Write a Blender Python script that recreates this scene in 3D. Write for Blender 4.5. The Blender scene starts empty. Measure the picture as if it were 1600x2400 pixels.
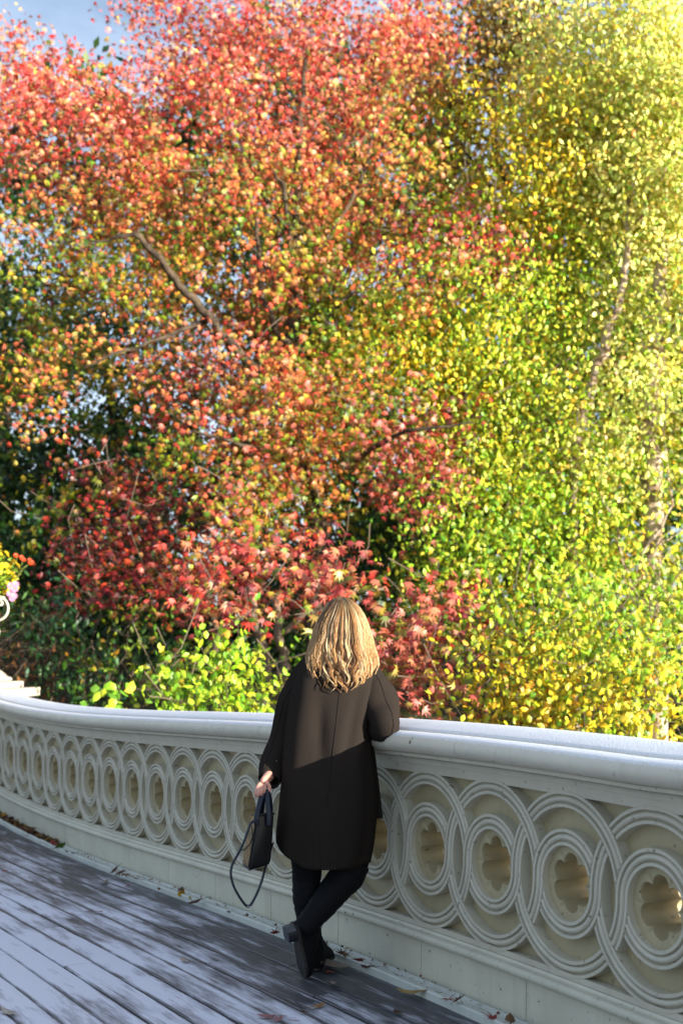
import bpy, bmesh, math, random
import numpy as np
from mathutils import Vector, Matrix, noise as mnoise

random.seed(7); rng = np.random.default_rng(7)
scene = bpy.context.scene
COL = scene.collection
PI = math.pi

# ------------------------------------------------------------------ camera, sky, sun, exposure
F_PX, HOR, CAMZ = 3000.0, 1560.0, 1.30
cd = bpy.data.cameras.new('camera'); cam = bpy.data.objects.new('camera', cd); COL.objects.link(cam)
cam.location = (0, 0, CAMZ); cam.rotation_euler = (math.radians(90), 0, 0)
cd.sensor_fit = 'VERTICAL'; cd.sensor_height = 36; cd.sensor_width = 24; cd.lens = 45; cd.shift_y = 0.15
cd.clip_start = 0.05; cd.clip_end = 2000
cd.dof.use_dof = True; cd.dof.focus_distance = 5.5; cd.dof.aperture_fstop = 3.0
scene.camera = cam

SUN_A, SUN_EL = math.radians(54), math.radians(10.5)
W = bpy.data.worlds.new('World'); scene.world = W; W.use_nodes = True
nt = W.node_tree; nt.nodes.clear()
sky = nt.nodes.new('ShaderNodeTexSky'); sky.sky_type = 'NISHITA'; sky.sun_disc = False
sky.sun_elevation = SUN_EL; sky.sun_rotation = PI - SUN_A
sky.air_density = 1.0; sky.dust_density = 1.3; sky.ozone_density = 1.9
bg = nt.nodes.new('ShaderNodeBackground'); bg.inputs['Strength'].default_value = 0.086
wo = nt.nodes.new('ShaderNodeOutputWorld')
tcw = nt.nodes.new('ShaderNodeTexCoord'); mpw = nt.nodes.new('ShaderNodeMapping'); mpw.inputs['Scale'].default_value = (1.3, 1.3, 3.0); mpw.inputs['Location'].default_value = (.35, .1, .6)
cl = nt.nodes.new('ShaderNodeTexNoise'); cl.inputs['Scale'].default_value = 1.6; cl.inputs['Detail'].default_value = 7; cl.inputs['Roughness'].default_value = .58
clr = nt.nodes.new('ShaderNodeMapRange'); clr.inputs[1].default_value = .36; clr.inputs[2].default_value = .66; clr.inputs[4].default_value = .62
clm = nt.nodes.new('ShaderNodeMix'); clm.data_type = 'RGBA'; clm.inputs[7].default_value = (6.0, 6.9, 8.6, 1)
nt.links.new(tcw.outputs['Generated'], mpw.inputs[0]); nt.links.new(mpw.outputs[0], cl.inputs['Vector']); nt.links.new(cl.outputs['Fac'], clr.inputs[0])
nt.links.new(clr.outputs[0], clm.inputs[0]); nt.links.new(sky.outputs[0], clm.inputs[6]); nt.links.new(clm.outputs[2], bg.inputs[0])
nt.links.new(bg.outputs[0], wo.inputs[0])
sd = bpy.data.lights.new('sun', 'SUN'); sd.energy = 5.0; sd.angle = math.radians(0.5); sd.color = (1.0, 0.92, 0.80)
sun = bpy.data.objects.new('sun', sd); COL.objects.link(sun)
SUNV = Vector((math.sin(SUN_A)*math.cos(SUN_EL), -math.cos(SUN_A)*math.cos(SUN_EL), math.sin(SUN_EL)))
sun.rotation_euler = SUNV.to_track_quat('Z', 'Y').to_euler(); sun.location = SUNV*30
vs = scene.view_settings
vs.view_transform = 'Standard'; vs.look = 'None'; vs.gamma = 1; vs.use_curve_mapping = False; vs.exposure = 1.38

# ------------------------------------------------------------------ helpers
def P(px, py, Z):
    return Vector(((px-800)*Z/F_PX, Z, CAMZ-(py-HOR)*Z/F_PX))

def mat(name, color=(.5, .5, .5), rough=.7, spec=.5, noise=None, bump=None, attr=None, transl=0.0, tint=.25):
    m = bpy.data.materials.new(name); m.use_nodes = True
    n = m.node_tree; b = n.nodes['Principled BSDF']; out = n.nodes['Material Output']
    b.inputs['Roughness'].default_value = rough; b.inputs['Specular IOR Level'].default_value = spec
    tc = n.nodes.new('ShaderNodeTexCoord')
    src = None
    if attr:
        a = n.nodes.new('ShaderNodeAttribute'); a.attribute_name = attr; src = a.outputs['Color']
    if noise:
        sc, c2, lo, hi = noise
        t = n.nodes.new('ShaderNodeTexNoise'); t.inputs['Scale'].default_value = sc; t.inputs['Detail'].default_value = 6
        n.links.new(tc.outputs['Object'], t.inputs['Vector'])
        r = n.nodes.new('ShaderNodeMapRange'); r.inputs[1].default_value = lo; r.inputs[2].default_value = hi
        n.links.new(t.outputs['Fac'], r.inputs[0])
        mx = n.nodes.new('ShaderNodeMix'); mx.data_type = 'RGBA'
        mx.inputs[6].default_value = (*color, 1); mx.inputs[7].default_value = (*c2, 1)
        if src: n.links.new(src, mx.inputs[6])
        n.links.new(r.outputs[0], mx.inputs[0]); src = mx.outputs[2]
    if src: n.links.new(src, b.inputs['Base Color'])
    else: b.inputs['Base Color'].default_value = (*color, 1)
    if bump:
        t2 = n.nodes.new('ShaderNodeTexNoise'); t2.inputs['Scale'].default_value = bump[0]; t2.inputs['Detail'].default_value = 5
        n.links.new(tc.outputs['Object'], t2.inputs['Vector'])
        bp = n.nodes.new('ShaderNodeBump'); bp.inputs['Strength'].default_value = bump[1]; bp.inputs['Distance'].default_value = bump[2]
        n.links.new(t2.outputs['Fac'], bp.inputs['Height']); n.links.new(bp.outputs[0], b.inputs['Normal'])
    if transl > 0:
        tr = n.nodes.new('ShaderNodeBsdfTranslucent'); ms = n.nodes.new('ShaderNodeMixShader'); ms.inputs[0].default_value = transl
        if src: n.links.new(src, tr.inputs['Color'])
        n.links.new(b.outputs[0], ms.inputs[1]); n.links.new(tr.outputs[0], ms.inputs[2]); n.links.new(ms.outputs[0], out.inputs['Surface'])
    return m

class MB:
    def __init__(s): s.v = []; s.f = []; s.c = []
    def add(s, verts, faces, col=None):
        o = len(s.v); s.v.extend([tuple(p) for p in verts]); s.f.extend([tuple(i+o for i in f) for f in faces])
        if col is not None: s.c.extend([col]*len(verts))
    def tube(s, pts, rad, n=6, cap=True, col=None, flat=None):
        pts = [Vector(p) for p in pts]
        if not hasattr(rad, '__len__'): rad = [rad]*len(pts)
        vs_, fs = [], []; up = None
        for i, p in enumerate(pts):
            t = (pts[min(i+1, len(pts)-1)]-pts[max(i-1, 0)]).normalized()
            if up is None:
                up = t.orthogonal().normalized() if flat is None else (Vector(flat)-t*t.dot(Vector(flat))).normalized()
            else:
                up = (up-t*t.dot(up)).normalized() if flat is None else (Vector(flat)-t*t.dot(Vector(flat))).normalized()
            sdv = t.cross(up)
            r = rad[i]; ra, rb = (r if hasattr(r, '__len__') else (r, r))
            for k in range(n):
                a = 2*PI*k/n
                vs_.append(p+up*math.cos(a)*ra+sdv*math.sin(a)*rb)
        for i in range(len(pts)-1):
            for k in range(n):
                k2 = (k+1) % n
                fs.append((i*n+k, i*n+k2, (i+1)*n+k2, (i+1)*n+k))
        if cap:
            fs.append(tuple(range(n))[::-1]); fs.append(tuple((len(pts)-1)*n+k for k in range(n)))
        s.add(vs_, fs, col)
    def box(s, c, d, M=None):
        c = Vector(c); v = []
        for z in (-1, 1):
            for y in (-1, 1):
                for x in (-1, 1):
                    q = Vector((x*d[0]/2, y*d[1]/2, z*d[2]/2))
                    if M is not None: q = M @ q
                    v.append(c+q)
        s.add(v, [(0, 2, 3, 1), (4, 5, 7, 6), (0, 1, 5, 4), (2, 6, 7, 3), (0, 4, 6, 2), (1, 3, 7, 5)])
    def grid(s, rows, closed=False, caps=False):
        n = len(rows[0]); v = [p for r in rows for p in r]; f = []
        for i in range(len(rows)-1):
            for k in range(n if closed else n-1):
                k2 = (k+1) % n; f.append((i*n+k, i*n+k2, (i+1)*n+k2, (i+1)*n+k))
        if caps: f.append(tuple(range(n))[::-1]); f.append(tuple((len(rows)-1)*n+k for k in range(n)))
        s.add(v, f)
    def build(s, name, m, parent=None, smooth=False, bevel=0, kind=None, mods=None, fix=True):
        me = bpy.data.meshes.new(name); me.from_pydata(s.v, [], s.f)
        if s.c:
            ca = me.color_attributes.new('Col', 'FLOAT_COLOR', 'POINT')
            ca.data.foreach_set('color', np.array([(*c, 1) for c in s.c], dtype=np.float32).ravel())
        if fix:
            bm = bmesh.new(); bm.from_mesh(me); bmesh.ops.recalc_face_normals(bm, faces=bm.faces); bm.to_mesh(me); bm.free()
        if m: me.materials.append(m)
        if smooth: me.shade_smooth()
        o = bpy.data.objects.new(name, me); COL.objects.link(o)
        if parent: setpar(o, parent)
        if bevel:
            b = o.modifiers.new('b', 'BEVEL'); b.width = bevel; b.segments = 2; b.limit_method = 'ANGLE'
        if kind: o['kind'] = kind
        return o

def setpar(o, p):
    o.parent = p
    T = Matrix.Translation(p.location)          # every mesh parent has an identity world matrix; empties are only translated
    o.matrix_parent_inverse = T.inverted()

def thing(name, label, cat, loc=(0, 0, 0), group=None):
    o = bpy.data.objects.new(name, None); COL.objects.link(o); o.location = loc; o.empty_display_size = .1
    o['label'] = label; o['category'] = cat
    if group: o['group'] = group
    return o
def tag(o, label, cat, group=None):
    o['label'] = label; o['category'] = cat
    if group: o['group'] = group
    return o
def sm(o, subd=1):
    md = o.modifiers.new('s', 'SUBSURF'); md.levels = subd; md.render_levels = subd
    return o

# ------------------------------------------------------------------ wall path
R2 = .378; S = 1.195*R2
ds = .02; sg = np.arange(0, 21, ds)
def head(s):
    s = np.clip(s, 0, 9.3); return -.4821-.0075*s+.0009*s*s-.0000333*s**3
sp = np.arange(0, 12, ds); hp = head(sp)
XP = .9823+np.concatenate([[0], np.cumsum(np.sin(hp[:-1])*ds)]); YP = 4.0233+np.concatenate([[0], np.cumsum(np.cos(hp[:-1])*ds)])
def path(s):
    if s < 0:
        h = head(0.); return .9823+math.sin(h)*s, 4.0233+math.cos(h)*s, float(h)
    return float(np.interp(s, sp, XP)), float(np.interp(s, sp, YP)), float(head(s))
def elev(s):
    s = min(max(s, 0), 9.2); return .0292*s-.0137*s*s+.0012*s**3
def WP(s, n, z):            # wall frame -> world: s along, n toward the walkway, z above deck
    x, y, h = path(s); return Vector((x-math.cos(h)*n, y+math.sin(h)*n, z+elev(s)))
H0 = -.4821
def s_of(x, y):
    return (x-.9823)*math.sin(H0)+(y-4.0233)*math.cos(H0)
ZC = .536

# ------------------------------------------------------------------ materials
def paint(name, c, c2, frost=False):
    m = bpy.data.materials.new(name); m.use_nodes = True; n = m.node_tree; b = n.nodes['Principled BSDF']
    N = n.nodes.new; L = n.links.new
    geo = N('ShaderNodeNewGeometry')
    t = N('ShaderNodeTexNoise'); t.inputs['Scale'].default_value = 5; t.inputs['Detail'].default_value = 8; L(geo.outputs['Position'], t.inputs['Vector'])
    r = N('ShaderNodeMapRange'); r.inputs[1].default_value = .35; r.inputs[2].default_value = .75; L(t.outputs['Fac'], r.inputs[0])
    mx = N('ShaderNodeMix'); mx.data_type = 'RGBA'; mx.inputs[6].default_value = (*c, 1); mx.inputs[7].default_value = (*c2, 1); L(r.outputs[0], mx.inputs[0])
    # small chips and specks of grime
    t2 = N('ShaderNodeTexNoise'); t2.inputs['Scale'].default_value = 38; t2.inputs['Detail'].default_value = 10; t2.inputs['Roughness'].default_value = .62; L(geo.outputs['Position'], t2.inputs['Vector'])
    r2 = N('ShaderNodeMapRange'); r2.inputs[1].default_value = .635; r2.inputs[2].default_value = .70; L(t2.outputs['Fac'], r2.inputs[0])
    # rain streaks, stretched downwards
    mp = N('ShaderNodeMapping'); mp.inputs['Scale'].default_value = (28, 28, 2.0); L(geo.outputs['Position'], mp.inputs['Vector'])
    t3 = N('ShaderNodeTexNoise'); t3.inputs['Scale'].default_value = 1; t3.inputs['Detail'].default_value = 4; L(mp.outputs[0], t3.inputs['Vector'])
    r3 = N('ShaderNodeMapRange'); r3.inputs[1].default_value = .55; r3.inputs[2].default_value = .85; r3.inputs[4].default_value = .22; L(t3.outputs['Fac'], r3.inputs[0])
    md = N('ShaderNodeMix'); md.data_type = 'RGBA'; md.inputs[7].default_value = (.17, .14, .085, 1); L(r3.outputs[0], md.inputs[0]); L(mx.outputs[2], md.inputs[6])
    mx2 = N('ShaderNodeMix'); mx2.data_type = 'RGBA'; mx2.inputs[7].default_value = (.07, .055, .035, 1); L(r2.outputs[0], mx2.inputs[0]); L(md.outputs[2], mx2.inputs[6])
    last = mx2.outputs[2]
    bp = N('ShaderNodeBump'); bp.inputs['Strength'].default_value = .12; bp.inputs['Distance'].default_value = .006; L(t2.outputs['Fac'], bp.inputs['Height'])
    b.inputs['Roughness'].default_value = .5
    if frost:
        sx = N('ShaderNodeSeparateXYZ'); L(geo.outputs['Normal'], sx.inputs[0])
        fn = N('ShaderNodeTexNoise'); fn.inputs['Scale'].default_value = 170; fn.inputs['Detail'].default_value = 3; L(geo.outputs['Position'], fn.inputs['Vector'])
        ad = N('ShaderNodeMath'); ad.operation = 'MULTIPLY_ADD'; ad.inputs[1].default_value = .7; L(fn.outputs['Fac'], ad.inputs[0]); L(sx.outputs['Z'], ad.inputs[2])
        fr = N('ShaderNodeMapRange'); fr.inputs[1].default_value = 1.02; fr.inputs[2].default_value = 1.32; L(ad.outputs[0], fr.inputs[0])
        mf = N('ShaderNodeMix'); mf.data_type = 'RGBA'; mf.inputs[7].default_value = (.80, .84, .90, 1); L(fr.outputs[0], mf.inputs[0]); L(last, mf.inputs[6]); last = mf.outputs[2]
        b2 = N('ShaderNodeBump'); b2.inputs['Distance'].default_value = .004; b2.inputs['Strength'].default_value = .8
        L(fr.outputs[0], b2.inputs['Strength']); L(fn.outputs['Fac'], b2.inputs['Height']); L(bp.outputs[0], b2.inputs['Normal']); L(b2.outputs[0], b.inputs['Normal'])
    else:
        L(bp.outputs[0], b.inputs['Normal'])
    L(last, b.inputs['Base Color'])
    return m
M_RAIL = paint('cream_rail_paint', (.62, .58, .47), (.54, .50, .40), frost=True)
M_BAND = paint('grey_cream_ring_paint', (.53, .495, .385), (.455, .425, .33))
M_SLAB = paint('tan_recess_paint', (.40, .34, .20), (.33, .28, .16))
M_BASE = paint('cream_base_paint', (.58, .555, .435), (.50, .475, .37))
M_STONE = mat('white_urn_paint', (.50, .47, .39), .6, .4, (6, (.46, .42, .34), .45, .8), (60, .2, .01))

# ------------------------------------------------------------------ railing
SA, SB = -8.2, 9.05
rail = thing('bridge_railing', 'long cream painted cast iron railing of interlaced rings with rounded handrail', 'railing', WP(2, 0, 0))
def sweep(name, prof, m, s0, s1, parent, step=.12, smooth=True, closed=True, wob=0):
    mb = MB(); n = max(2, int(abs(s1-s0)/step)+1); rows = []
    for i in range(n):
        s = s0+(s1-s0)*i/(n-1)
        rows.append([WP(s, a, b+wob*mnoise.noise(Vector((s*1.7, a*9, 3)))) for a, b in prof])
    mb.grid(rows, closed=closed, caps=True)
    o = mb.build(name, m, parent, smooth=smooth)
    if smooth:
        try: o.data.set_sharp_from_angle(angle=math.radians(38))
        except Exception: pass
    return o
def arc(cx, cz, r, a0, a1, n, rz=None):
    rz = rz or r
    return [(cx+r*math.cos(math.radians(a0+(a1-a0)*i/n)), cz+rz*math.sin(math.radians(a0+(a1-a0)*i/n))) for i in range(n+1)]
z0 = ZC
prof = [(.02, z0+.391), (.055, z0+.391), (.072, z0+.392), (.095, z0+.397), (.113, z0+.407), (.124, z0+.421), (.128, z0+.434), (.126, z0+.447), (.119, z0+.459), (.108, z0+.4675), (.094, z0+.4725), (.078, z0+.4765), (.060, z0+.479), (.046, z0+.4785), (.039, z0+.4755), (.034, z0+.474), (.029, z0+.475), (.026, z0+.479)]
prof += [(.020, z0+.484), (-.002, z0+.4915), (-.045, z0+.504), (-.09, z0+.514), (-.125, z0+.5175), (-.165, z0+.512), (-.196, z0+.497), (-.204, z0+.485)]
prof += [(-.208, z0+.475), (-.225, z0+.479), (-.26, z0+.474), (-.29, z0+.455), (-.296, z0+.430), (-.28, z0+.405), (-.25, z0+.392), (-.20, z0+.391)]
joints = [-8.2, -5.4, -2.1, .96, 2.62, 5.02, 7.1, 9.05]
for a, b in zip(joints[:-1], joints[1:]):
    sweep('handrail', prof, M_RAIL, a+.0012, b-.0012, rail, wob=.0012)
# fillet and cove under the handrail
for a, b in zip([-8.2, -4, -.5, 1.63, 3.35, 6.3], [-4, -.5, 1.63, 3.35, 6.3, 9.05]):
    sweep('fillet_moulding', [(.01, z0+.375), (.058, z0+.375), (.060, z0+.3775), (.060, z0+.3895), (-.19, z0+.3895), (-.19, z0+.375)], M_BASE, a+.001, b-.001, rail)
    cov = [(.004, z0+.343)]+[(.052-.046*math.sin(math.radians(t)), z0+.3735-.026*(1-math.cos(math.radians(t)))-.001) for t in (90, 75, 60, 45, 30, 15, 0)]
    sweep('cove_moulding', cov+[(-.17, z0+.3725), (-.17, z0+.343)], M_BASE, a+.001, b-.001, rail)
# flat border strips at top and bottom of ring field
sweep('border_strip', [(-.002, z0+.306), (-.002, z0+.342), (-.20, z0+.342), (-.20, z0+.329), (-.044, z0+.329), (-.044, z0+.306)], M_BAND, SA, SB, rail, smooth=False)
sweep('border_strip', [(-.002, z0-.3275), (-.002, z0-.306), (-.055, z0-.306), (-.055, z0-.3275)], M_BAND, SA, SB, rail, smooth=False)
# base moulding + base blocks
bm_prof = [(-.2, z0-.376), (-.18, z0-.329), (.002, z0-.329), (.006, z0-.338), (.018, z0-.342)]+arc(.022, z0-.358, .018, 80, -80, 8)+[(.010, z0-.376)]
for a, b in zip([-8.2, -4.3, -.7, 1.55, 4.1, 6.6], [-4.3, -.7, 1.55, 4.1, 6.6, 9.05]):
    sweep('base_moulding', bm_prof, M_BASE, a+.001, b-.001, rail)
seam = [.66-.72*k for k in range(13, 0, -1)]+[.66+.72*k for k in range(0, 13)]
for a, b in zip(seam[:-1], seam[1:]):
    if b < SB+.3:
        sweep('base_block', [(-.19, -.06), (-.19, z0-.3775), (.008, z0-.3775), (.012, z0-.383), (.016, -.06)], M_BASE, a+.0018, min(b, SB)-.0018, rail, smooth=False)

# ring modules (mesh built in (u,v,n), then bent onto the path)
RO, BW, rO = .85*R2, .155*R2, .5*R2
def band_profile():
    # lateral fraction (0 outer .. 1 inner), height n
    pr = [(0, -.050), (0, -.0015), (.025, 0), (.20, 0), (.215, -.010), (.26, -.015)]
    for k in range(9):
        a = PI*k/8; pr.append((.5-.20*math.cos(a), -.014+.016*math.sin(a)))
    pr += [(.74, -.015), (.785, -.010), (.80, 0), (.975, 0), (1, -.0015), (1, -.050)]
    return pr
BP = band_profile()
def inside(u, v, cu, ro, m=.0004):
    d = math.hypot(u-cu, v); return ro-BW+m < d < ro-m
def ring_rows(kind, nseg):
    rows = []; R = RO if kind == 'o' else rO
    for i in range(nseg):
        th = 2*PI*i/nseg; c, s_ = math.cos(th), math.sin(th); row = []
        for lf, h in BP:
            r = R-lf*BW; u, v = r*c, r*s_; hh = h
            right, top = u > 0, v > 0
            under = False
            if kind == 'o':
                if right and not top: under |= inside(u, v, S, RO)
                if not right and top: under |= inside(u, v, -S, RO)
                if right and top: under |= inside(u, v, S, rO)
                if not right and not top: under |= inside(u, v, -S, rO)
            else:
                if not right and not top: under |= inside(u, v, -S, RO)
                if right and top: under |= inside(u, v, S, RO)
            if under: hh = min(h, -.019)
            row.append((u, v, hh))
        rows.append(row)
    return rows
ROWS = {'o': ring_rows('o', 132), 'i': ring_rows('i', 84)}
def bend(sc, rows, close=True):
    out = []
    for r in rows: out.append([WP(sc-u, n, ZC+v) for u, v, n in r])     # u grows to the right in view = s falls
    if close: out.append(out[0])
    return out
def quatre(a):
    # radius of a quatrefoil opening at angle a
    best = 0
    d, r = .066, .0375
    for k in range(6):
        ph = PI/3*k+PI/2
        ca = math.cos(a-ph)*d; q = r*r-d*d+ca*ca
        if q > 0: best = max(best, ca+math.sqrt(q))
    return best
NQ = 144
def slab_mesh(sc):
    mb = MB(); A = [2*PI*k/NQ for k in range(NQ)]
    hw, hh = S/2, .3275
    def rect(a):
        c, s_ = math.cos(a), math.sin(a); t = min(hw/abs(c) if abs(c) > 1e-6 else 9, hh/abs(s_) if abs(s_) > 1e-6 else 9)
        return (c*t, s_*t)
    L = []
    def add(fn, n): L.append([(fn(a)[0], fn(a)[1], n) for a in A])
    qf = lambda a: (quatre(a)*math.cos(a), quatre(a)*math.sin(a))
    cf = lambda r: (lambda a: (r*math.cos(a), r*math.sin(a)))
    q2 = lambda a: ((quatre(a)+.003)*math.cos(a), (quatre(a)+.003)*math.sin(a))
    add(rect, -.27); add(qf, -.27); add(qf, -.027); add(q2, -.024)
    dim = lambda a: (((quatre(a)+.124)/2)*math.cos(a), ((quatre(a)+.124)/2)*math.sin(a))
    L.append([(*dim(a), -.024-.05*max(0, .088-quatre(a))/.02*.2) for a in A])
    add(cf(.124), -.024); add(cf(.135), -.024); add(cf(.1352), -.044); add(rect, -.044)
    for r in L: r.append(r[0])
    pts = [[WP(sc-u, n, ZC+v) for u, v, n in r] for r in L]
    mb.grid(pts)
    return mb
c18 = 0.0
mods = [k for k in range(-17, 20)]
for k in mods:
    sc = c18+k*S
    if sc > SB-.12: continue
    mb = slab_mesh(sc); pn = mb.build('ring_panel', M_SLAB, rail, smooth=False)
    for kind, nm in (('o', 'outer_ring'), ('i', 'inner_ring')):
        if k < -9 and kind == 'i' and False: continue
        mb = MB(); mb.grid(bend(sc, ROWS[kind]))
        o = mb.build(nm, M_BAND, pn, smooth=True)
        try: o.data.set_sharp_from_angle(angle=math.radians(35))
        except Exception: pass

# ------------------------------------------------------------------ gutter and deck
M_GUT = paint('gutter_paint', (.56, .58, .52), (.45, .47, .42))
g = sweep('gutter', [(.022, -.03), (.022, .010), (.034, .012), (.050, .003), (.112, .003), (.128, .008), (.131, .030), (.148, .031), (.153, .026), (.155, -.03)], M_GUT, SA, SB, None, smooth=False)
g['kind'] = 'structure'

def plank_mat():
    m = bpy.data.materials.new('frosted_wet_planks'); m.use_nodes = True; n = m.node_tree; b = n.nodes['Principled BSDF']
    N = n.nodes.new; L = n.links.new
    at = N('ShaderNodeAttribute'); at.attribute_name = 'pl'; sp_ = N('ShaderNodeSeparateXYZ'); L(at.outputs['Vector'], sp_.inputs[0])   # u (along), w (distance from rail), id
    geo = N('ShaderNodeNewGeometry')
    rot = N('ShaderNodeMapping'); rot.vector_type = 'POINT'; rot.inputs['Rotation'].default_value = (0, 0, -PI/2-DIR); L(geo.outputs['Position'], rot.inputs['Vector'])
    idv = N('ShaderNodeCombineXYZ'); 
    mid = N('ShaderNodeMath'); mid.operation = 'MULTIPLY'; mid.inputs[1].default_value = 37.0; L(sp_.outputs['Z'], mid.inputs[0]); L(mid.outputs[0], idv.inputs[2])
    av = N('ShaderNodeVectorMath'); av.operation = 'ADD'; L(rot.outputs[0], av.inputs[0]); L(idv.outputs[0], av.inputs[1])
    def nz(scale, st, det=5, rough=.5, src=av):
        mp = N('ShaderNodeMapping'); mp.inputs['Scale'].default_value = st; L(src.outputs[0], mp.inputs['Vector'])
        t = N('ShaderNodeTexNoise'); t.inputs['Scale'].default_value = scale; t.inputs['Detail'].default_value = det; t.inputs['Roughness'].default_value = rough
        L(mp.outputs[0], t.inputs['Vector']); return t.outputs['Fac']
    broad = nz(1.0, (1.0, 2.6, 1), 6, .62, src=rot)
    perb = nz(1.0, (2.2, 17, 1), 7, .62)
    grain = nz(1.0, (7, 150, 1), 6, .65)
    def madd(a, k, c):
        x = N('ShaderNodeMath'); x.operation = 'MULTIPLY_ADD'; x.inputs[1].default_value = k
        if a is not None: L(a, x.inputs[0])
        if hasattr(c, 'links') or not isinstance(c, (int, float)): L(c, x.inputs[2])
        else: x.inputs[2].default_value = c
        return x.outputs[0]
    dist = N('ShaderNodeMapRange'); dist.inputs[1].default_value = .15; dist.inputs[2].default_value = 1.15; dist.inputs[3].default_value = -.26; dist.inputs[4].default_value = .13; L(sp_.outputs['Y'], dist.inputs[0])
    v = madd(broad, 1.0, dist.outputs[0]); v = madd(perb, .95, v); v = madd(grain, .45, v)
    # plank edges stay dark (wear along joints)
    eg = N('ShaderNodeMapRange'); eg.inputs[1].default_value = 0; eg.inputs[2].default_value = .22; eg.inputs[3].default_value = -.34; eg.inputs[4].default_value = 0; L(sp_.outputs['X'], eg.inputs[0])
    v2 = N('ShaderNodeMath'); v2.operation = 'ADD'; L(v, v2.inputs[0]); L(eg.outputs[0], v2.inputs[1])
    fr = N('ShaderNodeMapRange'); fr.inputs[1].default_value = .98; fr.inputs[2].default_value = 1.30; L(v2.outputs[0], fr.inputs[0])
    wood = N('ShaderNodeMix'); wood.data_type = 'RGBA'; wood.inputs[6].default_value = (.024, .025, .030, 1); wood.inputs[7].default_value = (.105, .105, .12, 1)
    gr = N('ShaderNodeMapRange'); gr.inputs[1].default_value = .35; gr.inputs[2].default_value = .7; L(grain, gr.inputs[0]); L(gr.outputs[0], wood.inputs[0])
    mx = N('ShaderNodeMix'); mx.data_type = 'RGBA'; mx.inputs[7].default_value = (.66, .66, .73, 1); L(fr.outputs[0], mx.inputs[0]); L(wood.outputs[2], mx.inputs[6])
    L(mx.outputs[2], b.inputs['Base Color'])
    ro = N('ShaderNodeMapRange'); ro.inputs[3].default_value = .42; ro.inputs[4].default_value = .8; L(fr.outputs[0], ro.inputs[0]); L(ro.outputs[0], b.inputs['Roughness'])
    bp = N('ShaderNodeBump'); bp.inputs['Strength'].default_value = .5; bp.inputs['Distance'].default_value = .004; L(grain, bp.inputs['Height']); L(bp.outputs[0], b.inputs['Normal'])
    return m
DIR = math.radians(29.3)                       # planks run (-sin, cos)
M_PLANK = plank_mat()
dx, dy = -math.sin(DIR), math.cos(DIR); nx, ny = -math.cos(DIR), -math.sin(DIR)   # n: away from the rail
def deckz(x, y): return elev(s_of(x, y))
deck = MB(); rr = []
for i in range(0, 41):
    s = -8.6+i*.55
    rr.append([WP(min(s, 11.5), n, -.055) for n in (-.05, 1.2, 2.6, 4.3)])
deck.grid(rr)
M_UNDER = mat('dark_deck_underside', (.02, .018, .016), .9)
deck = deck.build('bridge_deck', M_UNDER, None, kind='structure')
PWID = .138
x0, y0 = WP(0, 0, 0).xy
for r in range(-4, 31):
    w = r*PWID
    bx, by = x0+nx*w, y0+ny*w
    t = -4.4+random.random()*1.5
    while t < 10.4:
        ln = random.uniform(1.5, 3.6)
        a, b = t+.002, t+ln-.002; t += ln
        # keep only pieces that touch the walkway strip
        cxm, cym = bx+dx*(a+b)/2, by+dy*(a+b)/2
        def perp(x, y):
            s = s_of(x, y); p = WP(s, 0, 0); h = path(s)[2]
            return -(x-p.x)*math.cos(h)+(y-p.y)*math.sin(h)
        if max(perp(bx+dx*a, by+dy*a), perp(bx+dx*b, by+dy*b)) < .1 or perp(cxm, cym) > 4.1: continue
        zz = random.uniform(-.0035, .0); hw = PWID/2-.0022
        vis = (a+b)/2 > -1.5
        ns = max(2, int(ln/.4)); wig = random.random()*9
        V, F, A = [], [], []
        prof_ = [(-hw, -.035), (-hw, -.004), (-hw+.006, 0), (0, .0012), (hw-.006, 0), (hw, -.004), (hw, -.035)]
        pid = random.random()
        for i in range(ns+1):
            q = a+(b-a)*i/ns; dn = .0018*math.sin(q*2.1+wig)
            for (o_, zt) in prof_:
                x = bx+dx*q+nx*(o_+dn); y = by+dy*q+ny*(o_+dn)
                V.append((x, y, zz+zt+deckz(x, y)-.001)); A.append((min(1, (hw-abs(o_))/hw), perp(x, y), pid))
        m_ = len(prof_)
        for i in range(ns):
            for k in range(m_-1): F.append((i*m_+k, i*m_+k+1, (i+1)*m_+k+1, (i+1)*m_+k))
        F.append(tuple(range(m_))[::-1]); F.append(tuple(ns*m_+k for k in range(m_)))
        me = bpy.data.meshes.new('plank'); me.from_pydata(V, [], F)
        ab = me.attributes.new('pl', 'FLOAT_VECTOR', 'POINT'); ab.data.foreach_set('vector', np.array(A, dtype=np.float32).ravel())
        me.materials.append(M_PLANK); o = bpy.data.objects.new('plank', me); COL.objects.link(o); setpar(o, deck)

# ------------------------------------------------------------------ land, lake
M_LITTER = mat('leaf_litter_ground', (.055, .035, .018), .95, .2, (1.6, (.03, .045, .012), .4, .6), (9, .8, .08))
def gz(x, y):
    d = y-13.0-.15*abs(x+2)
    base = -2.3+2.8*max(0, min(1, d/6.0))+max(0, d-6)*.085
    if y > 45: base += -(y-45)*.06
    h = 0.25*mnoise.noise(Vector((x*.25, y*.25, 1)))*(1 if d > 0 else .2)
    if x < -3 and y > 11: base += min(2.2, (-3-x)*.35)*max(0, min(1, (y-11)/4))*.8
    return base+h
rows = []
ysn = list(np.linspace(-12, 10, 6))+list(np.linspace(10.5, 46, 60))+[60, 90, 150, 300, 700]
xsn = [-500, -200, -90, -50]+list(np.linspace(-30, 30, 60))+[50, 90, 200, 500]
for y in ysn:
    rows.append([(x, y, (gz(x, min(y, 60)) if y > 10 else -3.2)) for x in xsn])
mb = MB(); mb.grid(rows); gr = mb.build('ground', M_LITTER, None, smooth=True, kind='structure')
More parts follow.
